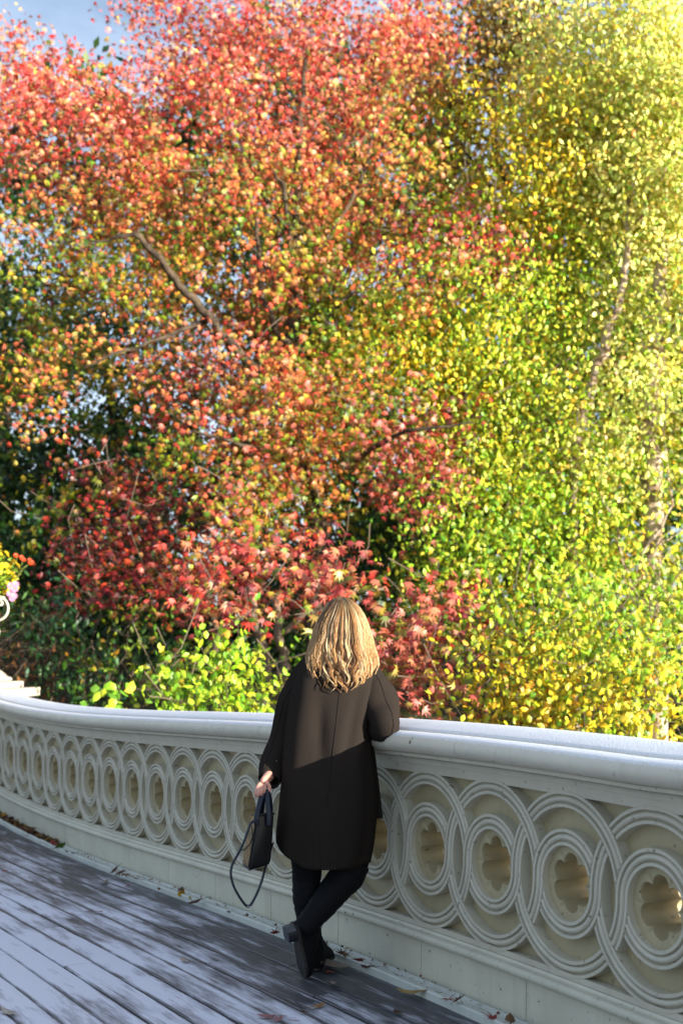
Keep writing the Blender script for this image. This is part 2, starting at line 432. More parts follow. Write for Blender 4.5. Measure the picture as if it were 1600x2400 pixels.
mb = MB(); mb.grid([[(-60, y, -2.2) for y in (0,)]]) if False else None
mb = MB(); mb.add([(-60, -40, -2.1), (60, -40, -2.1), (60, 17, -2.1), (-60, 17, -2.1)], [(0, 1, 2, 3)])
M_WATER = mat('dark_lake_water', (.015, .025, .02), .06, .5, None, (3, .15, .02))
mb.build('lake_water', M_WATER, None, kind='structure')

# ------------------------------------------------------------------ foliage machinery
M_LEAF = mat('autumn_leaf', (.5, .2, .1), .45, .45, None, None, 'Col', .14)
M_BARK = mat('brown_bark', (.10, .075, .05), .9, .2, (7, (.04, .03, .022), .4, .6), (40, .7, .03))
M_PALE = mat('pale_peeling_bark', (.50, .40, .30), .8, .3, (5, (.22, .15, .10), .4, .62), (40, .7, .02))
M_TWIG = mat('grey_twigs', (.16, .12, .085), .85, .3)
def star_template():
    v = [(0, .12, .02)]; f = []
    lobes = [(-78, .40), (-36, .54), (0, .62), (36, .54), (78, .40)]
    pts = [(-.05, .42, 0)]
    pts = []
    seq = []
    for i, (a, l) in enumerate(lobes):
        seq.append((a, l, -.05))
        if i < 4: seq.append(((a+lobes[i+1][0])/2, .155, .02))
    seq = [(-128, .16, 0)]+seq+[(128, .16, 0)]
    for a, l, z in seq:
        a = math.radians(a); pts.append((math.sin(a)*l, .12-math.cos(a)*l, z))
    v += pts; n = len(pts)
    for i in range(n): f.append((0, 1+i, 1+(i+1) % n))
    return np.array(v, dtype=np.float32), np.array(f, dtype=np.int32)
def oval_template(w=.30):
    v = [(0, .5, 0), (-w, .12, -.06), (-w*.72, -.25, -.05), (0, -.5, -.02), (w*.72, -.25, -.05), (w, .12, -.06), (0, .0, .035)]
    f = [(6, 0, 1), (6, 1, 2), (6, 2, 3), (6, 3, 4), (6, 4, 5), (6, 5, 0)]
    return np.array(v, dtype=np.float32), np.array(f, dtype=np.int32)
def rough_template():
    v = [(0, .5, 0), (-.32, .0, -.04), (0, -.5, 0), (.32, 0, -.04)]
    return np.array(v, dtype=np.float32), np.array([(0, 1, 2), (0, 2, 3)], dtype=np.int32)
TEMPL = {'star': star_template(), 'oval': oval_template(), 'slim': oval_template(.2), 'rough': rough_template()}

PAL = {
 'R': [(.66, .10, .075, 3), (.76, .22, .17, 4), (.76, .36, .22, 3), (.46, .05, .045, 2), (.68, .46, .18, 1.6), (.36, .34, .08, .9)],
 'RO': [(.68, .17, .10, 3), (.70, .30, .13, 3.5), (.62, .42, .13, 2.4), (.42, .09, .05, 1.4), (.36, .38, .06, 2.2), (.20, .26, .04, 1)],
 'O': [(.62, .26, .08, 2.4), (.56, .15, .08, 2), (.60, .44, .07, 2.4), (.28, .34, .04, 3), (.40, .20, .12, 1.4), (.14, .22, .03, 1.2)],
 'OG': [(.58, .24, .06, 1.6), (.50, .44, .05, 3), (.22, .31, .03, 4), (.50, .12, .06, 1), (.10, .18, .025, 1.5)],
 'G': [(.14, .24, .025, 3), (.26, .34, .03, 3), (.50, .46, .04, 2), (.55, .30, .04, .7)],
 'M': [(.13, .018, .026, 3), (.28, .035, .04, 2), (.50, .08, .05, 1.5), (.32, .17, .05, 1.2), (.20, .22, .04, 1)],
 'P': [(.58, .19, .15, 3), (.46, .09, .08, 3), (.64, .30, .18, 2.4), (.68, .10, .06, 1.2), (.42, .36, .07, 1.6), (.28, .05, .05, 1.4), (.18, .24, .04, 1)],
 'Y': [(.74, .56, .03, 4), (.60, .56, .05, 3), (.36, .44, .04, 2), (.70, .42, .04, 1)],
 'YG': [(.48, .58, .05, 4), (.34, .50, .04, 3), (.70, .66, .07, 3), (.15, .28, .025, 1.5), (.68, .44, .05, .7)],
 'L': [(.76, .76, .28, 4), (.78, .74, .18, 4), (.66, .74, .16, 3), (.80, .62, .10, 1), (.46, .56, .06, 1)],  # yellow greens paled: the bloom washing out the upper right is in the colour
 'B': [(.44, .34, .08, 3), (.32, .24, .06, 3), (.58, .44, .08, 2), (.18, .16, .05, 2)],
 'LG': [(.28, .46, .03, 3), (.40, .54, .04, 3), (.17, .33, .03, 2.4), (.54, .56, .06, 1)],
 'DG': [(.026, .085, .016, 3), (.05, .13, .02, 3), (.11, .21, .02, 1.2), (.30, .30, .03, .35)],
 'BG': [(.05, .15, .06, 3), (.09, .22, .08, 2), (.16, .28, .08, 1)],
 'BR': [(.28, .13, .06, 3), (.40, .18, .07, 2), (.16, .09, .05, 2), (.22, .24, .05, 1)],
}
def palcol(pal, n):
    p = np.array(PAL[pal]); w = p[:, 3]/p[:, 3].sum()
    c = p[rng.choice(len(p), size=n, p=w)][:, :3]
    return c**(1.14 if pal in ('L', 'YG', 'Y', 'LG') else 1.28)*.98
def leaf_batch(blobs, size, spr=1.0, clump=1.0):
    pos, col, sz = [], [], []
    for (px, py, rx, ry, Z, rz, pal, dens) in blobs:
        s = F_PX/Z; lp = size*s
        area = PI*rx*ry
        n = int(dens*1.0*area*(3.9 if lp < 22 else 4.3)/(lp*lp*.36)); ncl = max(3, int(n/16))
        C = P(px, py, Z)
        d = rng.normal(size=(ncl, 3)); d /= np.linalg.norm(d, axis=1)[:, None]
        rad = rng.random(ncl)**(1/2.4)
        cen = d*rad[:, None]*np.array([rx/s, rz, ry/s])*1.02+np.array(C)
        nsup = max(2, ncl//9)                      # clusters gather on the same branch ends
        if clump: cen = cen[rng.integers(0, nsup, ncl)]+rng.normal(size=(ncl, 3))*np.array([.26, .24, .17])*clump
        which = rng.integers(0, ncl, n)
        spread = spr*np.array([.17, .17, .15])*(1+rng.random((ncl, 1))*.6)
        p = cen[which]+rng.normal(size=(n, 3))*spread[which]
        cc = palcol(pal, ncl); cl = palcol(pal, n)
        k = (rng.random(n) < .5)[:, None]
        c = np.where(k, cc[which], cl)
        c = c*(.8+.4*rng.random((n, 1)))*(1+.14*rng.normal(size=(n, 3)))
        pos.append(p); col.append(np.clip(c, .008, .85)); sz.append(size*(.65+.6*rng.random(n)))
    return np.concatenate(pos), np.concatenate(col), np.concatenate(sz)
SV = np.array(SUNV)
def orient(n, bias, droop=.8):
    nm = rng.normal(size=(n, 3)); nm /= np.linalg.norm(nm, axis=1)[:, None]
    b = np.array([.35, -.65, .35])
    nm = nm+b*bias; nm /= np.linalg.norm(nm, axis=1)[:, None]
    up = np.array([0, 0, droop])+rng.normal(size=(n, 3))*.45          # +Y of leaf = stem side, up
    up -= nm*np.sum(up*nm, axis=1)[:, None]; up /= np.linalg.norm(up, axis=1)[:, None]
    rt = np.cross(up, nm)
    return np.stack([rt, up, nm], axis=2)      # columns
def leaf_object(name, kind, pos, col, sz, M3, parent, mt=None, curl=.5):
    tv, tf = TEMPL[kind]; n = len(pos); k = len(tv)
    tvv = np.repeat(tv[None], n, 0).copy()
    tvv[:, :, 2] += (-curl*(rng.random(n)[:, None]*1.2-.1))*(tvv[:, :, 0]**2+.8*tvv[:, :, 1]**2)
    V = np.einsum('nij,nkj->nki', M3, tvv*sz[:, None, None])+pos[:, None, :]
    F = (tf[None]+(np.arange(n)*k)[:, None, None]).reshape(-1, 3)
    me = bpy.data.meshes.new(name)
    me.vertices.add(n*k); me.vertices.foreach_set('co', V.astype(np.float32).ravel())
    nf = len(F); me.loops.add(nf*3); me.loops.foreach_set('vertex_index', F.astype(np.int32).ravel())
    me.polygons.add(nf); me.polygons.foreach_set('loop_start', np.arange(0, nf*3, 3, dtype=np.int32)); me.polygons.foreach_set('loop_total', np.full(nf, 3, dtype=np.int32))
    me.update(calc_edges=True)
    ca = me.color_attributes.new('Col', 'FLOAT_COLOR', 'POINT')
    cc = np.concatenate([col, np.ones((n, 1))], axis=1)
    ca.data.foreach_set('color', np.repeat(cc, k, axis=0).astype(np.float32).ravel())
    me.materials.append(mt or M_LEAF)
    o = bpy.data.objects.new(name, me); COL.objects.link(o)
    if parent: setpar(o, parent)
    return o
LEAFVAR = {}
def single_leaves(kind, pos, col, sz, M3, parent, name='leaf'):
    # near leaves as objects sharing a handful of coloured leaf meshes
    n = len(pos)
    if n == 0: return
    nv = min(10, n)
    pick = rng.choice(n, nv, replace=False)
    key = []
    for j in pick:
        o = leaf_object(name, kind, np.zeros((1, 3)), col[j:j+1], np.ones(1), np.eye(3)[None], None)
        key.append((col[j], o.data)); bpy.data.objects.remove(o)
    for i in range(n):
        d = [np.abs(col[i]-c).sum() for c, _ in key]; me = key[int(np.argmin(d))][1]
        o = bpy.data.objects.new(name, me); COL.objects.link(o)
        M = Matrix(M3[i].tolist()).to_4x4(); M = Matrix.Translation(Vector(pos[i])) @ M @ Matrix.Scale(float(sz[i]), 4)
        o.parent = parent
        T = Matrix.Translation(parent.location)
        o.matrix_parent_inverse = T.inverted(); o.matrix_basis = M
def limb_pts(pts, jit=.02, sub=5):
    pts = [(P(*p[:3]), p[3]) for p in pts]; out = []; rad = []
    for i in range(len(pts)-1):
        for k in range(sub):
            t = k/sub; a, b = pts[i], pts[i+1]
            q = a[0].lerp(b[0], t)+Vector((random.gauss(0, jit), random.gauss(0, jit), random.gauss(0, jit)*.5))
            out.append(q); rad.append(a[1]*(1-t)+b[1]*t)
    out.append(pts[-1][0]); rad.append(pts[-1][1]); return out, rad
def plant(name, label, cat, kind, size, blobs, trunk=None, limbs=(), bark=None, singles=0, bias=.9, twigs=0, group=None, crown='crown', twigmat=None, spr=1.0, clump=1.0):
    b0 = blobs[0]; base = P(b0[0], b0[1], b0[4])
    if trunk: base = P(*trunk[0][:3])
    base.z = gz(base.x, base.y)
    t = thing(name, label, cat, base, group)
    if trunk:
        pts, rad = limb_pts(trunk); pts = [base-Vector((0, 0, .3))]+pts if pts[0].z > base.z else pts
        if len(pts) > len(rad): rad = [rad[0]*1.25]+rad
        mb = MB(); mb.tube(pts, rad, 10); mb.build('trunk', bark or M_BARK, t, smooth=True)
    for lb in limbs:
        pts, rad = limb_pts(lb); mb = MB(); mb.tube(pts, rad, 7); mb.build('limb', bark or M_BARK, t, smooth=True)
    pos, col, sz = leaf_batch(blobs, size, spr, clump); M3 = orient(len(pos), bias)
    px = 800+F_PX*pos[:, 0]/pos[:, 1]; py = HOR+F_PX*(CAMZ-pos[:, 2])/pos[:, 1]
    order = np.argsort(np.where((px > 0) & (px < 1600) & (py > 0) & (py < 1720), pos[:, 1], 999))
    ns = min(singles, len(pos)); a, b = order[:ns], order[ns:]
    cr = leaf_object(crown, kind, pos[b], col[b], sz[b], M3[b], t); cr['kind'] = 'stuff'
    if ns: single_leaves(kind, pos[a], col[a], sz[a], M3[a], cr)
    if twigs:
        mb = MB()
        for _ in range(twigs):
            i = random.randrange(len(pos)); p = Vector(pos[i]); L = random.uniform(.25, .8)
            d = Vector((random.gauss(0, .6), random.gauss(0, .4), random.gauss(.3, .6))).normalized()
            q = p+d*L; mid = (p+q)/2+Vector((random.gauss(0, .06), random.gauss(0, .06), random.gauss(0, .06)))
            mb.tube([p, p.lerp(mid, .6), mid, q], [.0015, .003, .005, .007], 4, cap=False)
        o = mb.build('twig', twigmat or M_TWIG, t, smooth=True, kind='stuff')
    return t

# ------------------------------------------------------------------ the trees, near to far
sweet = [
 (420, 700, 120, 70, 17.9, .8, 'OG', .7), (560, 620, 120, 70, 17.6, .8, 'OG', .7), (760, 700, 120, 60, 16.4, .8, 'OG', .6), (820, 830, 150, 70, 15.9, .8, 'YG', .7), (700, 940, 120, 50, 15.3, .7, 'OG', .7), (430, 1050, 120, 60, 15.3, .7, 'OG', .6), (680, 1180, 110, 50, 14.6, .6, 'OG', .6), (60, 620, 110, 60, 17.4, .8, 'G', .6),
 (60, 760, 120, 70, 18.8, .8, 'G', .6), (230, 820, 150, 60, 19.0, .8, 'G', .55), (60, 930, 130, 60, 19.0, .8, 'G', .6), (330, 960, 90, 60, 19.0, .8, 'G', .6), (230, 990, 110, 40, 18.6, .7, 'G', .5), (420, 880, 60, 50, 18.8, .7, 'G', .5),
 (400, 560, 120, 60, 17.4, .8, 'G', .7), (180, 640, 120, 60, 17.4, .8, 'OG', .7), (640, 560, 100, 60, 17.4, .8, 'G', .6), (560, 900, 110, 70, 17.4, .8, 'G', .8), (470, 770, 60, 60, 17.6, .8, 'G', .4),
 (30, 330, 120, 210, 17.2, 1.1, 'R', 1), (30, 110, 60, 120, 17.5, .8, 'R', .8), (130, 300, 60, 120, 17.3, .8, 'R', .7), (250, 330, 150, 130, 17.0, 1.2, 'R', 1),
 (440, 110, 170, 150, 18.0, 1.2, 'R', 1), (640, 90, 200, 150, 18.0, 1.3, 'R', 1), (880, 80, 200, 150, 18.2, 1.2, 'R', 1), (1010, 60, 80, 90, 18.3, .8, 'R', .8),
 (450, 300, 200, 130, 17.2, 1.2, 'R', .9), (660, 300, 210, 150, 17.0, 1.3, 'R', 1), (880, 280, 130, 170, 17.4, 1.1, 'RO', 1), (330, 450, 240, 120, 16.8, 1.2, 'RO', 1),
 (110, 540, 170, 110, 16.8, 1.1, 'RO', .9), (580, 480, 200, 120, 16.6, 1.2, 'RO', 1), (860, 470, 160, 140, 16.8, 1.1, 'RO', 1), (790, 610, 200, 110, 16.6, 1.0, 'O', 1),
 (1040, 540, 140, 50, 15.9, .6, 'M', .9), (1120, 600, 120, 45, 15.0, .5, 'M', .9), (980, 660, 150, 45, 15.0, .6, 'RO', .8), (900, 730, 120, 40, 15.0, .5, 'OG', .6), (900, 880, 110, 40, 14.9, .5, 'O', .6), (1080, 590, 120, 40, 14.7, .4, 'R', .5),
 (90, 690, 130, 90, 16.6, 1.0, 'OG', .8), (310, 620, 150, 90, 16.6, 1.0, 'OG', .8), (500, 660, 140, 110, 16.4, 1.0, 'O', .9), (640, 660, 100, 120, 16.2, .9, 'RO', .8), (250, 730, 130, 70, 16.2, .9, 'O', .8),
 (320, 800, 90, 80, 15.6, .7, 'RO', .8), (60, 850, 90, 90, 15.8, .7, 'O', .8), (100, 970, 70, 50, 15.4, .5, 'RO', .6), (520, 790, 70, 80, 15.6, .7, 'R', .9),
 (800, 770, 180, 90, 17.0, 1.0, 'G', 1), (700, 740, 120, 90, 16.6, .8, 'OG', .8), (640, 850, 110, 90, 16.6, .9, 'OG', .9), (250, 900, 180, 70, 18.5, .9, 'G', .45),
 (740, 900, 110, 110, 15.4, .8, 'RO', 1), (600, 970, 160, 90, 15.2, .9, 'RO', .9), (470, 950, 110, 80, 15.6, .8, 'M', .7), (800, 1010, 150, 90, 15.0, .8, 'O', 1),
 (560, 1080, 130, 70, 15.0, .8, 'RO', .9), (700, 1110, 120, 80, 15.0, .8, 'O', .9), (920, 1080, 130, 90, 14.8, .8, 'P', .9), (1060, 1040, 80, 50, 15.0, .5, 'M', .8), (1150, 1010, 60, 40, 15.2, .4, 'M', .5),
 (970, 1150, 110, 60, 14.6, .6, 'P', .8), (640, 1210, 120, 70, 14.6, .7, 'O', .9), (560, 1160, 90, 60, 14.8, .6, 'RO', .8), (880, 980, 140, 60, 15.6, .7, 'OG', .8), (480, 1140, 90, 50, 15.4, .6, 'O', .6),
]
plant('sweetgum_tree', 'tall sweetgum with red and orange star leaves, trunk straight above the woman', 'tree', 'star', .115, sweet,
      trunk=[(752, 1650, 15.8, .20), (748, 1290, 15.8, .15), (735, 1180, 15.8, .135), (700, 1000, 15.9, .12), (680, 860, 15.9, .105), (690, 700, 16.2, .08), (693, 480, 16.4, .06), (700, 300, 16.4, .04), (720, 120, 16.8, .02)],
      limbs=[[(690, 930, 15.9, 0.065), (560, 830, 15.7, 0.058), (450, 700, 15.4, 0.050), (385, 620, 15.1, 0.043), (320, 545, 14.8, 0.032), (250, 565, 14.8, 0.014), (205, 562, 14.8, 0.007)],
             [(680, 820, 15.9, 0.050), (615, 700, 15.8, 0.040), (605, 560, 15.9, 0.029), (560, 330, 16.2, 0.014)],
             [(690, 720, 16.2, 0.043), (640, 640, 15.9, 0.032), (590, 580, 15.8, 0.014)], [(695, 700, 15.9, 0.036), (660, 430, 15.9, 0.029), (640, 400, 15.7, 0.014)],
             [(700, 640, 16.2, 0.043), (820, 480, 16.2, 0.029), (900, 250, 16.4, 0.014)], [(500, 750, 15.7, 0.036), (350, 800, 15.2, 0.022), (200, 860, 14.8, 0.011)],
             [(735, 1180, 15.8, 0.050), (850, 1060, 14.8, 0.036), (960, 1010, 14.2, 0.022), (1110, 990, 14.1, 0.009)], [(720, 1100, 15.8, 0.036), (600, 1050, 14.8, 0.029), (450, 1010, 14.5, 0.014)],
             [(693, 560, 16.2, 0.036), (560, 400, 16.2, 0.022), (390, 400, 15.5, 0.012)], [(700, 880, 15.9, 0.036), (800, 700, 15.8, 0.025), (1000, 600, 15.8, 0.014)]],
      singles=300, twigs=260, spr=.72)
plant('young_sweetgum_tree', 'low sweetgum with pinkish red star leaves right behind the railing, either side of the woman', 'tree', 'star', .145,
      [(640, 1330, 150, 60, 12.7, .6, 'P', 1.15), (540, 1400, 100, 70, 12.5, .5, 'P', .9), (760, 1330, 120, 60, 12.7, .6, 'P', 1.15), (860, 1425, 90, 50, 12.5, .6, 'P', 1.15), (980, 1460, 100, 55, 12.5, .6, 'P', 1.15),
       (940, 1520, 110, 80, 12.3, .6, 'P', 1.15), (990, 1610, 110, 80, 12.2, .6, 'P', 1.3), (1050, 1520, 60, 90, 12.3, .5, 'P', .8), (690, 1400, 80, 50, 12.6, .5, 'P', .7), (880, 1640, 90, 60, 12.3, .5, 'P', 1.15)],
      trunk=[(668, 1640, 14.0, .06), (664, 1560, 14.0, .055), (655, 1490, 14, .05), (640, 1400, 14, .04)],
      limbs=[[(640, 1640, 14, .04), (610, 1500, 13.9, .055), (592, 1430, 13.8, .05), (585, 1370, 13.7, .03)], [(655, 1490, 14, .035), (760, 1400, 13.8, .03), (900, 1380, 13.6, .015)], [(700, 1640, 14, .03), (880, 1560, 13.6, .03), (1000, 1440, 13.4, .015)]],
      clump=.7, singles=300, twigs=60, bark=M_TWIG)
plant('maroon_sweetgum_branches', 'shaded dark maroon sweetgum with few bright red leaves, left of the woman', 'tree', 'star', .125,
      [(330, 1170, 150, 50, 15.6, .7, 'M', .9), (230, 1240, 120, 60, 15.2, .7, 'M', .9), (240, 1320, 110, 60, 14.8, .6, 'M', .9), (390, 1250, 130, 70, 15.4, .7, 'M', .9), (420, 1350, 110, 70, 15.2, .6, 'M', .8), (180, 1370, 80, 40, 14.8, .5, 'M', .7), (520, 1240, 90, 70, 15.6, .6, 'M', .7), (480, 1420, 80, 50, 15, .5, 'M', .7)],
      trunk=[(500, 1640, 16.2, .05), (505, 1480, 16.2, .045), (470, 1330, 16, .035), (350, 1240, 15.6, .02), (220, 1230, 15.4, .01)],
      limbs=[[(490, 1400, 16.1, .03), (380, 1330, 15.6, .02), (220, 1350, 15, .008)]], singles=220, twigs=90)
plant('yellow_birch_tree', 'yellow leaved tree with pale peeling orange trunk in the upper right', 'tree', 'oval', .078,
      [(1700, 160, 110, 150, 15.6, 1.1, 'L', .6), (1700, 430, 110, 130, 15.4, 1.1, 'L', .6), (1700, 700, 110, 130, 15.4, 1.1, 'YG', .6), (1500, 80, 140, 120, 16.4, 1.2, 'L', 1.5), (1330, 120, 120, 120, 16.5, 1.1, 'L', .8), (1560, 260, 110, 130, 15.9, 1.0, 'L', 1.5), (1420, 280, 130, 130, 16.5, 1.1, 'L', 1.5), (1290, 330, 110, 120, 16.6, 1.0, 'Y', 1),
       (1540, 440, 110, 110, 15.9, 1.0, 'L', 1.5), (1400, 450, 120, 110, 16.5, 1.0, 'L', 1.5), (1270, 480, 110, 110, 16.4, 1.0, 'Y', 1), (1330, 620, 110, 100, 16.7, .9, 'YG', 1.1), (1540, 620, 90, 90, 16.1, .9, 'L', 1.15),
       (1300, 760, 110, 90, 16.7, .9, 'YG', 1.1), (1530, 780, 90, 90, 16.1, .9, 'YG', 1.1), (1430, 560, 60, 60, 16.0, .7, 'L', .6)],
      trunk=[(1352, 1080, 15.3, .05), (1360, 1010, 15.3, .055), (1385, 900, 15.4, .06), (1425, 780, 15.6, .055), (1455, 680, 15.7, .05), (1468, 580, 15.8, .04), (1480, 420, 15.9, .03), (1500, 200, 16.2, .02)],
      limbs=[[(1468, 560, 15.8, .02), (1540, 430, 15.6, .012), (1590, 330, 15.6, .01)]],
      bark=M_PALE, singles=300, twigs=110, clump=0, bias=1.3)
plant('olive_tree', 'thin olive and brown tree with bare dark twigs between the red and yellow crowns', 'tree', 'oval', .11,
      [(1120, 90, 120, 110, 19.5, 1.0, 'B', .75), (1200, 160, 110, 150, 19.5, 1.0, 'B', .7), (1070, 300, 90, 110, 19.0, .9, 'B', .55), (1160, 330, 100, 110, 19.0, .9, 'Y', .45), (1060, 410, 90, 80, 19.0, .8, 'B', .55), (1180, 460, 80, 70, 18.5, .8, 'Y', .6), (1240, 60, 80, 80, 19, .8, 'B', .7)],
      trunk=[(1235, 900, 19.5, .12), (1220, 600, 19.5, .10), (1190, 440, 19.5, .08), (1165, 360, 19.5, .07), (1150, 200, 19.6, .04), (1130, 40, 19.7, .02)],
      limbs=[[(1200, 430, 19.4, .06), (1150, 445, 19.2, .045), (1120, 400, 19.1, .03), (1080, 330, 19, .015)], [(1190, 420, 19.5, .04), (1240, 380, 19.4, .03), (1290, 240, 19.2, .02)], [(1160, 300, 19.5, .03), (1100, 180, 19.4, .02), (1085, 60, 19.4, .01)], [(1165, 350, 19.4, .03), (1030, 230, 19.3, .012)]],
      twigs=420, twigmat=M_BARK)
plant('green_elm_tree', 'yellow green leafy tree filling the middle right behind the red branches', 'tree', 'oval', .076,
      [(980, 760, 150, 90, 16.3, .9, 'YG', .9), (1130, 740, 140, 90, 16.1, .9, 'YG', 1), (960, 860, 160, 80, 16.4, .9, 'Y', .7), (1160, 860, 130, 90, 15.9, .9, 'YG', .9), (1060, 930, 120, 60, 16.2, .7, 'Y', .8),
       (1240, 960, 120, 100, 15.7, .9, 'YG', 1), (1110, 1060, 110, 90, 15.8, .8, 'YG', .9), (1240, 1090, 110, 90, 15.5, .8, 'YG', 1), (1130, 1180, 110, 80, 15.4, .8, 'YG', 1), (1240, 1230, 110, 90, 15.2, .8, 'LG', 1), (1090, 1290, 100, 70, 15.1, .7, 'LG', 1),
       (1180, 1370, 120, 90, 15.1, .7, 'YG', 1), (1060, 1360, 60, 60, 15.1, .5, 'LG', .8), (870, 840, 120, 60, 16.6, .7, 'G', .7)],
      trunk=[(1130, 1660, 15.4, .05), (1165, 1470, 15.3, .045), (1190, 1400, 15.3, .04), (1200, 1200, 15.6, .04), (1180, 1000, 16, .03), (1150, 760, 16.6, .02)],
      limbs=[[(1190, 1300, 15.5, .03), (1080, 1200, 15.2, .02), (1000, 1100, 15, .01)]], singles=300, twigs=120)
plant('vine_covered_tree', 'grey trunk wrapped in tangled vines and small yellow green leaves at the right edge', 'tree', 'oval', .074,
      [(1700, 960, 100, 120, 15.2, 1.0, 'YG', .6), (1700, 1220, 100, 120, 15.0, 1.0, 'YG', .6), (1700, 1480, 100, 120, 14.6, .9, 'YG', .6), (1400, 900, 100, 90, 15.9, .8, 'L', .9), (1530, 930, 90, 90, 15.3, .8, 'L', .9), (1380, 1060, 90, 90, 15.5, .8, 'YG', .9), (1450, 1130, 80, 90, 15.3, .6, 'L', .7), (1580, 1080, 50, 80, 15.1, .6, 'YG', .7),
       (1370, 1210, 90, 90, 15.1, .7, 'YG', .9), (1430, 1330, 90, 90, 14.9, .6, 'YG', .7), (1350, 1400, 90, 80, 14.7, .6, 'LG', .9), (1570, 1380, 50, 90, 14.7, .5, 'L', .6), (1460, 1480, 90, 70, 14.5, .5, 'LG', .8), (1530, 760, 80, 80, 15.7, .7, 'L', .8)],
      trunk=[(1530, 1680, 15.3, .16), (1520, 1400, 15.3, .14), (1528, 1200, 15.4, .13), (1520, 1000, 15.5, .12), (1540, 760, 15.7, .10), (1550, 560, 15.9, .06)],
      limbs=[[(1490, 1660, 14.9, .02), (1480, 1400, 14.8, .022), (1445, 1250, 14.9, .015), (1410, 1160, 15.0, .01)], [(1560, 1600, 15.0, .015), (1500, 1300, 14.9, .018), (1580, 1180, 15.0, .015), (1530, 900, 15.3, .01)], [(1590, 1500, 14.7, .014), (1480, 1380, 14.6, .014), (1440, 1260, 14.6, .01)], [(1420, 1640, 14.6, .012), (1440, 1450, 14.6, .012), (1540, 1280, 14.7, .01), (1600, 1240, 14.7, .008)]],
      bark=M_PALE, singles=300, twigs=260)
plant('yellow_shrub', 'broad shrub of small golden yellow leaves behind the railing at right', 'shrub', 'oval', .074,
      [(1200, 1500, 60, 50, 12.6, .6, 'Y', .9), (1260, 1520, 110, 80, 12.2, .6, 'YG', .9), (1200, 1620, 70, 60, 12.0, .6, 'Y', 1), (1290, 1620, 120, 80, 11.8, .6, 'Y', 1), (1420, 1600, 110, 80, 11.6, .6, 'YG', .9), (1540, 1570, 90, 90, 11.5, .6, 'YG', .9), (1480, 1680, 140, 60, 11.4, .6, 'Y', 1), (1270, 1690, 130, 50, 11.8, .5, 'Y', 1), (1330, 1480, 90, 60, 12.4, .5, 'LG', .8), (1110, 1670, 30, 40, 12.6, .3, 'Y', .6)],
      trunk=[(1170, 1760, 12.6, .018), (1180, 1660, 12.6, .018), (1150, 1600, 12.6, .012)], singles=300, twigs=160)
plant('light_green_shrub', 'rounded shrub with fresh light green leaves left of the woman behind the handrail', 'shrub', 'oval', .088,
      [(490, 1600, 90, 50, 12.2, .6, 'LG', 1), (570, 1560, 55, 50, 12.2, .5, 'LG', .9), (440, 1655, 80, 40, 12.0, .5, 'LG', 1), (560, 1650, 70, 50, 12.0, .5, 'LG', 1), (500, 1545, 50, 30, 12.4, .4, 'LG', .7), (610, 1620, 30, 50, 12.1, .4, 'LG', .7)],
      trunk=[(520, 1760, 12.4, .02), (515, 1650, 12.4, .018), (500, 1560, 12.4, .01)], singles=300, twigs=50, bias=1.0, spr=.75, clump=.6)
plant('sapling_sprig', 'small sprig of broad bright green leaves poking above the handrail at left', 'plant', 'oval', .115,
      [(270, 1615, 22, 32, 10.8, .12, 'LG', .5), (225, 1640, 18, 16, 10.8, .08, 'LG', .45), (300, 1655, 28, 20, 10.8, .1, 'LG', .5), (255, 1662, 28, 12, 10.8, .1, 'LG', .5)],
      trunk=[(285, 1740, 10.9, .008), (280, 1660, 10.9, .006), (275, 1600, 10.9, .003)], singles=90, bias=1.3, spr=.3, clump=.2)
plant('blue_green_shrub', 'slender shrub with blue green leaves beside the flower urn', 'shrub', 'slim', .12,
      [(170, 1410, 28, 40, 15.0, .3, 'BG', .6), (140, 1480, 60, 50, 15.0, .4, 'BG', .55), (100, 1560, 50, 50, 14.6, .4, 'BG', .6), (180, 1590, 90, 50, 14.6, .5, 'DG', .7), (260, 1540, 80, 60, 15.4, .5, 'DG', .6), (330, 1470, 70, 60, 16, .5, 'G', .35), (330, 1600, 70, 50, 14.6, .5, 'G', .5)],
      trunk=[(200, 1680, 15.2, .022), (195, 1560, 15.2, .02), (185, 1460, 15.2, .015), (172, 1400, 15.2, .01)],
      limbs=[[(225, 1680, 15.6, .015), (222, 1560, 15.6, .014), (215, 1500, 15.6, .01)], [(110, 1660, 14.9, .01), (140, 1560, 14.9, .01), (150, 1480, 14.9, .006)]], singles=150, twigs=30, bark=M_TWIG)
plant('dry_brush', 'tangle of dry russet brush behind the pedestal at the left edge', 'shrub', 'slim', .09,
      [(30, 1530, 60, 50, 14.6, .4, 'BR', .5), (60, 1590, 60, 30, 14.4, .4, 'BR', .6), (130, 1630, 90, 16, 15.5, .4, 'BR', .4)], singles=60, twigs=260, twigmat=M_BARK)
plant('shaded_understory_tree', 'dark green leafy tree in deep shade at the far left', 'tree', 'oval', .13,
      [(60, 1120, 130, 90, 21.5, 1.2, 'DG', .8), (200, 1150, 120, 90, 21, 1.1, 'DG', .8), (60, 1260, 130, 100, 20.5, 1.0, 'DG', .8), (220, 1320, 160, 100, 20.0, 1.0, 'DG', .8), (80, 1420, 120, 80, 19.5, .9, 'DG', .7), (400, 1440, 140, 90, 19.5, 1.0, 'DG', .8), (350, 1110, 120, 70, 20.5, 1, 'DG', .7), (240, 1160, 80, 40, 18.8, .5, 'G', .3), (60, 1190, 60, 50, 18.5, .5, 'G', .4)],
      trunk=[(120, 1660, 21, .10), (130, 1400, 21, .09), (110, 1150, 21.2, .05)], limbs=[[(300, 1660, 20.5, .05), (310, 1400, 20.5, .04), (330, 1150, 20.6, .02)]], twigs=80)
